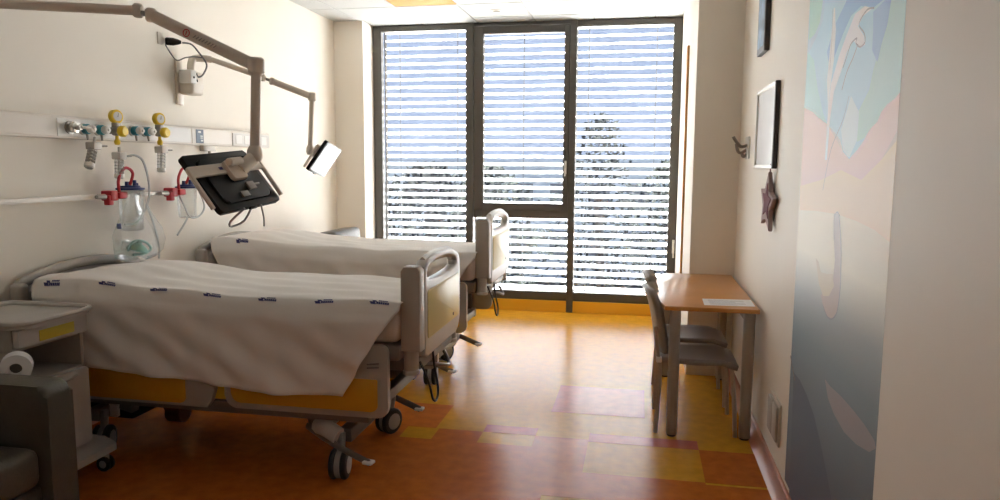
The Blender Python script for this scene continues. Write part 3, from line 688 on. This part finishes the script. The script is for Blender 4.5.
# equipment rail
rl = thing('equipment_rail', 'steel equipment rail along the wall below the trunking', 'rail', (XL, 3.0, 1.33))
b = B(); box(b, (-3.135, 1.2, 1.337), (-3.122, 3.82, 1.365), .003); obj('rail_bar', b, OFFW, rl)
for y in (1.6, 2.6, 3.55):
    b = B(); cyl(b, (XL, y, 1.351), (-3.128, y, 1.351), .012); obj('stand_off', b, CHROME, rl)
b = B(); box(b, (-3.14, 3.76, 1.338), (-3.115, 3.84, 1.366), .005); obj('rail_end', b, STEELD, rl)
rl2 = thing('equipment_rail', 'short steel rail stub between the two suction jars', 'rail', (XL, 4.3, 1.33))
b = B(); box(b, (-3.135, 4.14, 1.337), (-3.118, 4.46, 1.366), .003); obj('rail_bar', b, STEELD, rl2)
for y in (4.18, 4.40):
    b = B(); cyl(b, (XL, y, 1.351), (-3.128, y, 1.351), .012); obj('stand_off', b, CHROME, rl2)
def jar(yc, xc, zt, zb, rad, label):
    r = thing('suction_jar', label, 'suction jar', (xc, yc, zb), 'suction jars on the wall')
    b = B(); lathe(b, (xc, yc, zb), (0, 0, 1), [(rad*.75, 0), (rad*.86, .006), (rad*.88, .02), (rad, zt-zb-.02), (rad*1.02, zt-zb)], 24); obj('jar_body', b, CLEAR, r)
    b = B(); lathe(b, (xc, yc, zt), (0, 0, 1), [(rad*1.0, 0), (rad*1.12, .002), (rad*1.12, .012), (rad*.8, .016), (rad*.75, .026)], 24); li = obj('lid', b, NAVY, r)
    for k, (dx, dy, h) in enumerate(((.0, -.03, .03), (.02, .015, .038), (-.02, .02, .028), (.01, .045, .02))):
        b = B(); cyl(b, (xc+dx, yc+dy, zt+.022), (xc+dx, yc+dy, zt+.022+h), .012, .010, 10); obj('nozzle', b, NAVY, li)
    b = B(); box(b, (-3.15, yc-rad-.105, 1.325), (-3.075, yc-rad-.045, 1.385), .008); box(b, (-3.10, yc-rad-.05, 1.335), (-3.06, yc-rad+.02, 1.375), .008); box(b, (-3.12, yc-rad-.12, 1.30), (-3.08, yc-rad-.08, 1.36), .006); obj('clamp', b, REDP, r)
    b = B(); cyl(b, (-3.10, yc-rad-.13, 1.35), (-3.10, yc-rad-.20, 1.352), .016, .012); obj('clamp_screw', b, STEELD, r)
    b = B(); tube(b, [(-3.08, yc-rad-.03, 1.36), (-3.08, yc-rad-.035, 1.44), (-3.08, yc-rad+.0, 1.50), (-3.08, yc-rad+.045, 1.52), (-3.08, yc-rad+.095, 1.487), (xc, yc, zt+.03)], .009, 8, 6); obj('red_hose', b, REDP, r)
jar(4.00, -3.085, 1.385, 1.135, .073, 'clear suction jar with blue lid, behind the hanging mask bag')
jar(4.575, -3.09, 1.378, 1.175, .066, 'clear suction jar with blue lid, partly behind the monitor')
# bag with mask
bgt = thing('mask_bag', 'clear plastic bag holding a green oxygen mask, hung at the jar', 'bag', (-2.965, 3.91, .975))
b = B(); prof = [(1.36, .075, 3.885, .012), (1.30, .09, 3.885, .02), (1.22, .16, 3.885, .028), (1.14, .215, 3.90, .034), (1.07, .238, 3.915, .038), (1.01, .215, 3.905, .034), (.98, .15, 3.91, .024), (.972, .06, 3.91, .01)]
rings = []
for (z, hw, yc, th) in prof:
    rings.append([b.verts.new((-2.965 + th*math.sin(2*PI*k/28)*(1+.25*math.sin(5*2*PI*k/28+z*9)), yc + hw*math.cos(2*PI*k/28)*(1+.03*math.sin(z*40)), z + .012*math.sin(3*2*PI*k/28))) for k in range(28)])
for a, c in zip(rings, rings[1:]):
    for k in range(28): j = (k+1) % 28; b.faces.new((a[k], a[j], c[j], c[k]))
obj('bag_film', b, CLEARB, bgt, auto=180)
b = B(); lathe(b, (-2.965, 3.875, 1.025), (.25, .2, 1), [(.06, 0), (.064, .006), (.055, .022), (.035, .038), (.016, .046), (.014, .058)], 20); 
obj('mask', b, GREENM, bgt)
b = B(); tube(b, [(-2.968, 3.80, 1.03), (-2.965, 3.83, 1.075), (-2.965, 3.90, 1.085), (-2.965, 3.97, 1.06), (-2.965, 4.0, 1.02), (-2.965, 3.92, 1.0), (-2.965, 3.84, 1.005)], .008, 8, 5); obj('mask_strap', b, GREENM, bgt)
b = B(); cyl(b, (-2.965, 3.735, 1.17), (-2.965, 3.73, 1.20), .012); obj('connector', b, NAVY, bgt)
b = B(); tube(b, [(-3.04, 3.93, 1.59), (-3.0, 3.95, 1.595), (-3.0, 4.02, 1.555), (-3.0, 4.062, 1.414), (-2.995, 4.026, 1.292), (-2.975, 3.90, 1.196), (-2.965, 3.78, 1.19)], .0065, 8, 6); obj('supply_tube', b, TUBE, bgt)
b = B(); tube(b, [(-2.98, 4.0, 1.30), (-2.98, 4.062, 1.165), (-2.98, 4.10, 1.035), (-2.98, 4.095, .95)], .006, 8, 6); obj('supply_tube', b, TUBE, bgt)
b = B(); tube(b, [(-3.09, 4.49, 1.34), (-3.0, 4.40, 1.28), (-2.98, 4.44, 1.19), (-3.0, 4.58, 1.19), (-3.0, 4.64, 1.26), (-3.03, 4.60, 1.40)], .006, 8, 6); tag(obj('suction_hose', b, TUBE, None), 'clear thin hose looping under the jar beside the monitor', 'hose')
b = B(); tube(b, [(-2.985, 4.43, 1.20), (-2.985, 4.36, 1.13), (-2.985, 4.30, 1.08)], .006, 8, 4); tag(obj('hose_end', b, TUBE, None), 'loose clear hose end hanging below the jar by the monitor', 'hose')

# ================================================================== monitor arms
def link(r, name, p, q, rad, m, prof=None):
    b = B(); p = Vector(p); q = Vector(q)
    if prof: tube(b, [p, q], prof, 12, flat=(0, 0, 1))
    else: cyl(b, p, q, rad, rad, 14)
    return obj(name, b, m, r)
def ball(r, name, p, rad, hgt, m, axis=(0, 0, 1)):
    b = B(); d = Vector(axis).normalized(); lathe(b, Vector(p) - d*hgt/2, d, [(rad*.7, 0), (rad, hgt*.15), (rad, hgt*.85), (rad*.7, hgt)], 16); return obj(name, b, m, r)
def monitor_arm(base, j1, el, bot, head, s, label, wallbox):
    base, j1, el, bot, head = map(Vector, (base, j1, el, bot, head))
    r = thing('monitor_support', label, 'monitor arm', (XL, base.y, base.z-.3), 'jointed monitor arms on the bed wall')
    b = B(); box(b, (XL, base.y-.19, base.z-.33), (XL+.02, base.y-.12, base.z-.02), .006); br = obj('wall_plate', b, ARMB, r)
    b = B(); box(b, (XL+.02, base.y-.18, base.z-.26), (XL+.13, base.y-.04, base.z-.10), .02, 3); obj('bracket_box', b, ARMB, r)
    b = B(); tube(b, [(XL+.075, base.y-.11, base.z-.11), (XL+.075, base.y-.10, base.z-.04), (XL+.08, base.y-.06, base.z), base], (.03*s, .026*s), 12, 5); obj('bent_neck', b, ARMB, r)
    link(r, 'upper_tube', base, j1, .022*s, ARMB)
    d = (el-j1).normalized(); h = (j1-base).normalized()
    ball(r, 'knuckle', j1 - h*.02, .025*s, .06*s, ARMB); ball(r, 'knuckle', j1 + d*.05, .026*s, .06*s, ARMB); link(r, 'joint_pin', j1 - h*.05, j1 + d*.06, .012*s, STEELD)
    ar = link(r, 'spring_arm', j1 + d*.05, el, 0, ARMB, (.024*s, .028*s))
    ball(r, 'elbow', el, .037*s, .075*s, ARMB); 
    link(r, 'drop_tube', el, bot, .022*s, ARMB)
    b = B(); lathe(b, bot + Vector((0, 0, .03)), (0, 0, -1), [(.024*s, 0), (.034*s, .02), (.036*s, .05), (.026*s, .07)], 14); obj('swivel', b, ARMB, r)
    link(r, 'tilt_head', bot - Vector((0, 0, .015)), head, 0, ARMB, (.024*s, .032*s))
    return r, ar, br
a1, spring, _ = monitor_arm((-3.06, 2.97, 2.285), (-2.265, 3.08, 2.243), (-1.69, 3.05, 1.98), (-1.71, 3.05, 1.60), (-1.735, 2.965, 1.52), 1.0, 'jointed arm carrying the black monitor over the near bed', None)
# maker's mark on the spring arm: red ring and dark lettering plate
d = (Vector((-1.69, 3.05, 1.98)) - Vector((-2.265, 3.08, 2.243))).normalized(); up = Vector((0, 1, 0)).cross(d).normalized()
if up.z < 0: up = -up
def on_arm(t, o, e=.0): return Vector((-2.265, 3.08, 2.243)) + d*t + up*o + Vector((0, -.0285-e, 0))
b = B()
pts = [on_arm(.27+.016*math.cos(k*PI/8), .016*math.sin(k*PI/8)) for k in range(17)]; tube(b, pts, .0022, 6); tube(b, [on_arm(.27, -.010), on_arm(.27, .010)], .002, 6)
obj('round_mark', b, REDP, spring, label='small round red mark')
b = B()
for i in range(8):
    p0 = on_arm(.31+i*.016, -.006); p1 = on_arm(.32+i*.016, .008); tube(b, [p0, p1], .0022, 5)
obj('lettering', b, STEELD, spring, kind='stuff')
a2, _, br2 = monitor_arm((-3.02, 4.83, 2.285), (-2.70, 5.0, 2.165), (-2.435, 5.2, 2.05), (-2.46, 5.2, 1.66), (-2.43, 5.26, 1.615), .85, 'jointed arm carrying the tilted monitor beside the window pier', None)
b = B(); box(b, (XL+.05, 4.62, 2.10), (XL+.14, 4.69, 2.19), .006); jb = obj('junction_box', b, WHITE, a2)
b = B(); cyl(b, (XL+.14, 4.655, 2.14), (XL+.143, 4.655, 2.14), .008); cyl(b, (XL+.10, 4.70, 2.16), (XL+.13, 4.715, 2.165), .012); cyl(b, (XL+.10, 4.70, 2.12), (XL+.13, 4.715, 2.125), .012); obj('cable_gland', b, BLACK, jb)
wo = thing('wall_socket', 'white wall socket with black plug above the arm bracket', 'socket', (XL, 4.56, 2.30))
b = B(); box(b, (XL, 4.47, 2.34), (XL+.010, 4.53, 2.42), .004); obj('socket_plate', b, OFFW, wo)
b = B(); lathe(b, (XL+.012, 4.54, 2.368), (.9, .6, 0), [(.02, 0), (.026, .01), (.026, .05), (.018, .08), (.010, .10)], 12); obj('plug', b, BLACK, wo)
b = B(); tube(b, [(-3.09, 4.60, 2.365), (-3.05, 4.64, 2.36), (-3.02, 4.68, 2.31), (-2.99, 4.72, 2.235), (-3.01, 4.71, 2.17), (-3.05, 4.72, 2.15), (-3.08, 4.71, 2.16)], .006, 7, 6); tag(obj('arm_cable', b, mat('grey cable', (.16, .16, .16), .5), None), 'grey cable looping from the plug to the arm bracket', 'cable')
b = B(); tube(b, [(-3.15, 4.50, 2.34), (-3.13, 4.53, 2.28), (-3.12, 4.58, 2.245), (-3.09, 4.63, 2.27), (-3.06, 4.70, 2.285), (-3.02, 4.74, 2.28)], .0045, 7, 6); tag(obj('thin_cable', b, mat('grey cable', (.16, .16, .16), .5), None), 'thin grey cable kinked below the plug', 'cable')

def monitor(c, ux, uy, w_, h_, label, facing_back):
    c = Vector(c); ux = Vector(ux).normalized(); uy = Vector(uy); uy = (uy - ux*uy.dot(ux)).normalized(); n = ux.cross(uy)
    Mx = Matrix((ux, uy, n)).transposed()
    r = thing('monitor', label, 'monitor', c, 'bedside monitors on arms')
    def part(name, bb, m, par=r, **k):
        for v in bb.verts: v.co = Mx @ v.co + c
        return obj(name, bb, m, par, **k)
    b = B(); prism(b, rrect(-w_/2, -h_/2, w_/2, h_/2, .012), 'z', -.014, .012, .004); sh = part('shell', b, BLACK)
    b = B(); prism(b, rrect(-w_*.40, -h_*.40, w_*.40, h_*.38, .03), 'z', .010, .024, .012, 3); part('rear_cover', b, BLACK, sh)
    b = B(); box(b, (-w_/2+.014, -h_/2+.016, -.0165), (w_/2-.014, h_/2-.014, -.0138)); part('screen', b, SCREEN, sh, smooth=False)
    b = B(); prism(b, rrect(-w_/2-.055, .022, w_/2+.012, .072, .006), 'z', .026, .038, .003); cbx = part('cross_bar', b, ARMB)
    b = B(); box(b, (-.10, .036, .0441), (-.075, .050, .0448)); part('bar_mark', b, INK, cbx)
    for e0 in (-w_/2-.055, w_/2+.012):
        b = B(); tube(b, [(e0, .06, .032), (e0, .03, .03), (e0, -.125, .022)], (.010, .012), 8, 3); part('side_handle', b, ARMB)
    b = B(); prism(b, rrect(-.05, -.02, .05, .075, .012), 'z', .030, .052, .004); part('mount_plate', b, ARMB)
    b = B(); lathe(b, (-.045, .055, .066), (1, 0, 0), [(.014, 0), (.019, .004), (.019, .086), (.014, .09)], 12); part('hinge', b, ARMB)
    b = B(); box(b, (.02, -.075, .028), (.075, -.035, .040), .004); box(b, (-.06, -.105, .028), (-.005, -.075, .038), .004); box(b, (.06, -.055, .028), (.12, -.045, .036), .003); part('port_covers', b, BEDD, sh, kind='stuff')
    b = B(); box(b, (-.02, -h_/2-.008, -.006), (.035, -h_/2+.003, .006), .003); part('base_catch', b, BLACK, sh)
    return r, Mx, c
monitor((-1.755, 2.93, 1.475), (.05, .996, .074), (-.609, -.028, .793), .45, .287, 'black monitor seen from behind, hanging over the near bed', True)
monitor((-2.386, 5.285, 1.588), (.14, -.98, .144), (.53, .197, .825), .40, .26, 'tilted monitor with its pale shining screen towards the window', False)
b = B(); tube(b, [(-1.66, 2.86, 1.36), (-1.74, 2.88, 1.30), (-1.76, 2.92, 1.275), (-1.72, 2.96, 1.30), (-1.69, 2.98, 1.37)], .005, 7, 3); tube(b, [(-1.66, 3.0, 1.37), (-1.66, 3.02, 1.31), (-1.665, 3.03, 1.27)], .004, 7, 3); tag(obj('monitor_cable', b, mat('pale cable', (.42, .40, .38), .5), None), 'thin pale cables dangling below the black monitor', 'cable')

# ================================================================== things on the desk wall
gp = thing('framed_print', 'silver framed pale print on the wall above the felt star', 'picture', (XR, 4.3, 1.54))
b = B(); box(b, (XR-.012, 4.02, 1.56), (XR, 4.60, 1.97)); obj('backing', b, PFRAME, gp, smooth=False)
b = B(); box(b, (XR-.016, 4.02, 1.56), (XR-.0125, 4.60, 1.97)); obj('print', b, mat('pale framed print', (.88, .90, .91), .25, noise=(2.5, .07, 3)), gp, smooth=False)
for lo, hi in (((XR-.026, 3.995, 1.54), (XR, 4.022, 1.99)), ((XR-.026, 4.598, 1.54), (XR, 4.625, 1.99)), ((XR-.026, 4.022, 1.54), (XR, 4.598, 1.562)), ((XR-.026, 4.022, 1.968), (XR, 4.598, 1.99))):
    b = B(); box(b, lo, hi, .004, 1); obj('frame_rail', b, CHROME if lo[1] > 4 else PFRAME, gp)
sf = thing('picture_frame', 'small dark framed picture high on the wall, above the pale print', 'picture', (XR, 4.54, 2.21))
b = B(); box(b, (XR-.03, 4.41, 2.20), (XR, 4.67, 2.62), .004, 1); obj('frame', b, PFRAME, sf)
b = B(); box(b, (XR-.0315, 4.44, 2.235), (XR-.0295, 4.64, 2.585)); obj('print', b, mat('blue picture print', (.18, .30, .45), .4, noise=(9, .5, 4)), sf, smooth=False)
st = thing('felt_star', 'mauve felt star hanging below the framed print', 'ornament', (XR-.02, 4.08, 1.25))
b = B(); pts = []
for k in range(10):
    rd = .165 if k % 2 == 0 else .08; a = PI/2 + k*PI/5 + .12; pts.append((4.08+rd*1.3*math.cos(a), 1.36+rd*math.sin(a)))
prism(b, pts, 'x', XR-.032, XR-.010, .005, 2); obj('star', b, STARM, st)
b = B(); prism(b, [(4.06+.6*(y-4.08), 1.375+.6*(z-1.375)) for y, z in pts], 'x', XR-.036, XR-.031, .001, 1); obj('inner_star', b, STARD, st)
b = B(); tube(b, [(XR-.02, 4.07, 1.52), (XR-.02, 4.06, 1.56), (XR-.027, 4.03, 1.56)], .003, 6); obj('hanging_cord', b, STARD, st)
hk = thing('coat_hook', 'steel double coat hook on the wall above the desk', 'hook', (XR, 5.06, 1.6))
b = B(); box(b, (XR-.012, 5.0, 1.60), (XR, 5.14, 1.745), .004); obj('hook_plate', b, CHROME, hk)
b = B(); tube(b, [(XR-.01, 5.05, 1.69), (XR-.05, 5.05, 1.68), (XR-.085, 5.05, 1.72), (XR-.10, 5.05, 1.745)], (.008, .012), 8, 4); obj('prong', b, STEELD, hk)
b = B(); tube(b, [(XR-.01, 5.08, 1.66), (XR-.045, 5.08, 1.64), (XR-.065, 5.08, 1.655), (XR-.075, 5.08, 1.70)], (.008, .012), 8, 4); obj('prong', b, STEELD, hk)
b = B(); tube(b, [(XR-.01, 5.06, 1.63), (XR-.03, 5.06, 1.615), (XR-.04, 5.06, 1.635)], (.008, .012), 8, 4); obj('prong', b, STEELD, hk)
so = thing('power_outlet', 'beige double outlet plate low on the wall between desk and mural', 'outlet', (XR, 3.68, .22))
b = B(); box(b, (XR-.012, 3.55, .215), (XR, 3.81, .425), .005); obj('outlet_plate', b, SOCK, so)
for y in (3.565, 3.685):
    b = B(); box(b, (XR-.024, y, .232), (XR-.01, y+.11, .408), .008); obj('outlet_cover', b, SOCKD, so)
b = B(); box(b, (.353, 6.42, .0), (.372, 6.62, 2.55), .003); struct('trim_2', b, BRASS, 'brown wooden strip on the shaft wall beside the window', 'trim')

# ------------------------------------------------------------------ mural panel
MUR = bpy.data.materials.new('mural print'); MUR.use_nodes = True; n = MUR.node_tree; bs = n.nodes['Principled BSDF']; bs.inputs['Roughness'].default_value = .5; bs.inputs['Specular IOR Level'].default_value = .35; bs.inputs['Coat Weight'].default_value = 0; bs.inputs['Coat Roughness'].default_value = .15
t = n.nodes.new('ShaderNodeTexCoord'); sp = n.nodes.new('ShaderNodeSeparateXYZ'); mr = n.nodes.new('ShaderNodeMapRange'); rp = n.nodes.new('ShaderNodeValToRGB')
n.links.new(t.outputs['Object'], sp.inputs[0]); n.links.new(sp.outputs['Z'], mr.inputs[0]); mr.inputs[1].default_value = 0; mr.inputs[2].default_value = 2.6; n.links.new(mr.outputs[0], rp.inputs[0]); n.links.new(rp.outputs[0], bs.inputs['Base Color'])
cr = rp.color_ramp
for k, (pz, col) in enumerate(((0, (.12, .135, .175)), (.45, (.14, .18, .225)), (.85, (.23, .31, .36)), (1.02, (.40, .47, .50)), (1.20, (.86, .82, .68)), (1.42, (.88, .78, .62)), (1.60, (.80, .62, .52)), (1.80, (.70, .66, .70)), (2.1, (.52, .72, .88)))):  # print colours, with window glare painted into the pale cream band
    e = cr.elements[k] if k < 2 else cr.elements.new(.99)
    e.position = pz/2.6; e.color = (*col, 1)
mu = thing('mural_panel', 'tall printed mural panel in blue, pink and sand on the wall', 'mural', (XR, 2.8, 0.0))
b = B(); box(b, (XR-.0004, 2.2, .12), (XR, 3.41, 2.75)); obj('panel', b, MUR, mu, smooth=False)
MP = {
    'teal': [(3.410, 2.259), (3.173, 2.207), (3.204, 2.129), (3.283, 2.095), (3.392, 2.089)],
    'blue': [(2.863, 2.141), (2.200, 1.998), (2.200, 1.754), (2.243, 1.740), (2.301, 1.731), (2.351, 1.712), (2.383, 1.685), (2.457, 1.665), (2.503, 1.636), (2.574, 1.606), (2.662, 1.578), (2.743, 1.603), (2.792, 1.646), (2.882, 1.678), (2.994, 1.713), (3.130, 1.744), (3.242, 1.775), (3.410, 1.805), (3.396, 2.027), (3.244, 2.081), (3.154, 2.127), (3.139, 2.200)],
    'tealR': [(2.345, 2.030), (2.200, 1.998), (2.200, 1.754), (2.243, 1.740), (2.301, 1.731), (2.351, 1.712), (2.383, 1.685), (2.457, 1.665), (2.505, 1.642), (2.579, 1.632), (2.630, 1.706), (2.484, 1.789), (2.455, 1.846), (2.408, 1.899), (2.367, 1.964)],
    'tealL': [(3.400, 2.040), (3.275, 1.989), (3.174, 1.858), (3.068, 1.763), (2.994, 1.713), (3.130, 1.744), (3.242, 1.775), (3.410, 1.805)],
    'deep1': [(2.809, 2.129), (2.401, 2.042), (2.496, 2.038), (2.629, 2.072), (2.744, 2.062), (2.836, 2.018), (2.907, 1.974), (2.995, 1.914), (3.058, 1.989), (2.958, 2.072)],
    'deep2': [(2.493, 2.026), (2.382, 2.037), (2.326, 2.026), (2.348, 1.960), (2.392, 1.911), (2.420, 1.865), (2.479, 1.909), (2.481, 1.970)],
    'white1': [(2.584, 2.062), (2.496, 2.038), (2.599, 2.034), (2.650, 2.012), (2.574, 1.967), (2.557, 1.937), (2.635, 1.942), (2.701, 1.976), (2.768, 1.946), (2.833, 1.886), (2.916, 1.825), (2.951, 1.725), (2.962, 1.577), (2.993, 1.577), (2.990, 1.765), (2.967, 1.859), (2.874, 1.948), (2.782, 2.009), (2.695, 2.060)],
    'white2': [(2.987, 2.139), (2.972, 2.136), (2.939, 2.050), (2.943, 1.943), (2.977, 1.838), (2.990, 1.765), (3.033, 1.881), (3.006, 2.026)],
    'pale': [(2.723, 1.745), (2.684, 1.789), (2.578, 1.728), (2.581, 1.638), (2.662, 1.581), (2.744, 1.610), (2.786, 1.680)],
    'pink': [(3.410, 1.805), (3.242, 1.775), (2.994, 1.713), (2.743, 1.603), (2.662, 1.578), (2.503, 1.636), (2.351, 1.712), (2.200, 1.754), (2.200, 1.652), (2.322, 1.572), (2.507, 1.504), (2.755, 1.540), (3.037, 1.492), (3.393, 1.450)],
    'cream': [(3.391, 1.362), (3.093, 1.376), (2.787, 1.384), (2.535, 1.377), (2.345, 1.364), (2.200, 1.342), (2.200, 1.211), (2.661, 1.122), (3.370, 1.028)],
    'sand': [(3.410, 1.467), (3.039, 1.500), (2.755, 1.540), (2.509, 1.510), (2.322, 1.572), (2.200, 1.625), (2.200, 1.342), (2.345, 1.364), (2.535, 1.377), (2.787, 1.384), (3.093, 1.376), (3.391, 1.362)],
    'wedge': [(3.337, 0.648), (3.211, 0.649), (3.071, 0.627), (2.937, 0.589), (2.806, 0.518), (2.699, 0.447), (2.614, 0.385), (3.296, 0.064)],
    'leaf': [(2.805, 0.772), (2.730, 0.768), (2.584, 0.777), (2.439, 0.777), (2.319, 0.773), (2.218, 0.761), (2.200, 0.743), (2.255, 0.710), (2.385, 0.684), (2.523, 0.673), (2.656, 0.689), (2.748, 0.718)],
    'vase': [(2.814, 1.382), (2.762, 1.392), (2.729, 1.366), (2.701, 1.299), (2.684, 1.224), (2.675, 1.127), (2.697, 1.045), (2.757, 1.008), (2.829, 1.004), (2.897, 1.032), (2.936, 1.064), (2.849, 1.090), (2.773, 1.140), (2.764, 1.221), (2.793, 1.290)],
    'vase2': [(3.049, 1.193), (2.996, 1.183), (2.956, 1.150), (2.864, 1.156), (2.780, 1.168), (2.756, 1.128), (2.817, 1.081), (2.904, 1.066), (2.976, 1.100)],
    'blob': [(2.536, 1.117), (2.409, 1.147), (2.309, 1.146), (2.266, 1.125), (2.333, 1.075), (2.454, 1.051), (2.570, 1.050), (2.588, 1.080)],
}
ML = {
    'l1': [(2.485, 2.036), (2.559, 2.045), (2.640, 2.017), (2.576, 1.977), (2.559, 1.946), (2.612, 1.939), (2.662, 1.960), (2.654, 1.974), (2.723, 1.966), (2.765, 1.932), (2.809, 1.897)],
    'l2': [(2.637, 1.952), (2.687, 1.915), (2.753, 1.877), (2.805, 1.821)],
    'l3': [(2.747, 1.386), (2.701, 1.299), (2.678, 1.197), (2.674, 1.120), (2.697, 1.045), (2.757, 1.008), (2.829, 1.004), (2.897, 1.032)],
    'l4': [(2.793, 1.290), (2.810, 1.361), (2.775, 1.392), (2.732, 1.380)],
    'l5': [(3.002, 2.138), (2.990, 2.023), (2.995, 1.914)],
    'l6': [(2.709, 1.791), (2.768, 1.714), (2.911, 1.613), (2.998, 1.462)],
}

MC = {'teal': (.46, .74, .66), 'blue': (.50, .76, .93), 'tealR': (.52, .78, .78), 'tealL': (.48, .78, .82), 'deep1': (.30, .55, .86), 'deep2': (.36, .58, .86), 'white1': (.84, .86, .92), 'white2': (.84, .90, .95), 'pale': (.66, .84, .94),
      'pink': (.88, .64, .57), 'cream': (.88, .82, .66), 'sand': (.90, .70, .50), 'wedge': (.11, .14, .19), 'leaf': (.36, .35, .38), 'vase': (.58, .51, .49), 'vase2': (.70, .64, .52), 'blob': (.48, .50, .50)}
order = ['pink', 'sand', 'blue', 'teal', 'tealR', 'tealL', 'pale', 'deep1', 'deep2', 'white2', 'white1', 'wedge', 'leaf', 'vase', 'vase2']
for k, nm in enumerate(order):
    b = B(); x = XR-.00045-.00004*k
    vv = [b.verts.new((x, y, z)) for y, z in MP[nm]]
    for tri in tessellate_polygon([[Vector((y, z, 0)) for y, z in MP[nm]]]): b.faces.new([vv[q] for q in tri])
    obj('print_area', b, mat('mural '+nm, MC[nm], .5, spec=.35), mu, smooth=False)
for nm, pp_ in ML.items():
    b = B(); tube(b, [(XR-.0011, y, z) for y, z in pp_], (.003, .0002) if nm in ('l1', 'l2', 'l3') else (.0016, .0002), 6, 4, flat=(1, 0, 0)); obj('print_line', b, mat('mural line', (.30, .32, .40), .4), mu)

# ------------------------------------------------------------------ ceiling fitting
cs = thing('ceiling_detector', 'small round white detector in the ceiling by the window', 'detector', (-1.40, 7.08, H-.006))
b = B(); lathe(b, (-1.40, 7.08, H-.0062), (0, 0, -1), [(.062, 0), (.06, .006), (.045, .010)], 24); obj('detector_ring', b, WHITE, cs)
b = B(); lathe(b, (-1.40, 7.08, H-.016), (0, 0, -1), [(.040, 0), (.036, .012), (.015, .018)], 20); obj('detector_dome', b, mat('grey detector dome', (.5, .5, .48), .5), cs)

# ================================================================== outside
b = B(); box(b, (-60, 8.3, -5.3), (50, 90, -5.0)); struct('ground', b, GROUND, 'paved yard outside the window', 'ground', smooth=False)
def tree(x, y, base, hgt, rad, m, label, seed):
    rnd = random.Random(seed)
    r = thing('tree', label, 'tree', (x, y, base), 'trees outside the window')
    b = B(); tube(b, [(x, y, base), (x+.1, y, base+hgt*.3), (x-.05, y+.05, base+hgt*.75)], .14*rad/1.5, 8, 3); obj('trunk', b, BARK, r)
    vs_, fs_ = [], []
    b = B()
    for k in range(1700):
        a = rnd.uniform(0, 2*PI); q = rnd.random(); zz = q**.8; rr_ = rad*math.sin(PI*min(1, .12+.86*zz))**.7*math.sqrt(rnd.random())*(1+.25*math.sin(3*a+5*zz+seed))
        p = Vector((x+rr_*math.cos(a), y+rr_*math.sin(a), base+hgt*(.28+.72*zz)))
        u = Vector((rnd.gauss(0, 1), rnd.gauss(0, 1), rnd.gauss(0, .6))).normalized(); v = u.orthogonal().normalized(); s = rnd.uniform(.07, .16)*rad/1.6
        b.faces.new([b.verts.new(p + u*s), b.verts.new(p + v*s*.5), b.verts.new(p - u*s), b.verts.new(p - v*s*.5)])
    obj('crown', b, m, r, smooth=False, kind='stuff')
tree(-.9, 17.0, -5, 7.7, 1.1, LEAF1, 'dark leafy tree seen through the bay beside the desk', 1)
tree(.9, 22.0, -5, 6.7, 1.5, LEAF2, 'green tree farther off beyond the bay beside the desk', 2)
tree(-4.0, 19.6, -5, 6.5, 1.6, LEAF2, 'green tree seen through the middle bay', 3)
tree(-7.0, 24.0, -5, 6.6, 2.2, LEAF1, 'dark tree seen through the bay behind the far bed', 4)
bd = thing('building', 'low pale building across the yard', 'building', (-7, 42, -5))
b = B(); box(b, (-22, 42, -5), (6, 50, 1.6)); obj('facade', b, FACADE, bd, smooth=False)
for i in range(12):
    for j in range(2):
        b = B(); x = -20.5+i*2.2; z = -3.6+j*2.7; box(b, (x, 41.95, z), (x+1.2, 42.02, z+1.4)); obj('facade_window', b, DARKW, bd, smooth=False)
b = B(); box(b, (-22.2, 41.7, 1.6), (6.2, 50.2, 1.9)); obj('parapet', b, FACADE, bd, smooth=False)
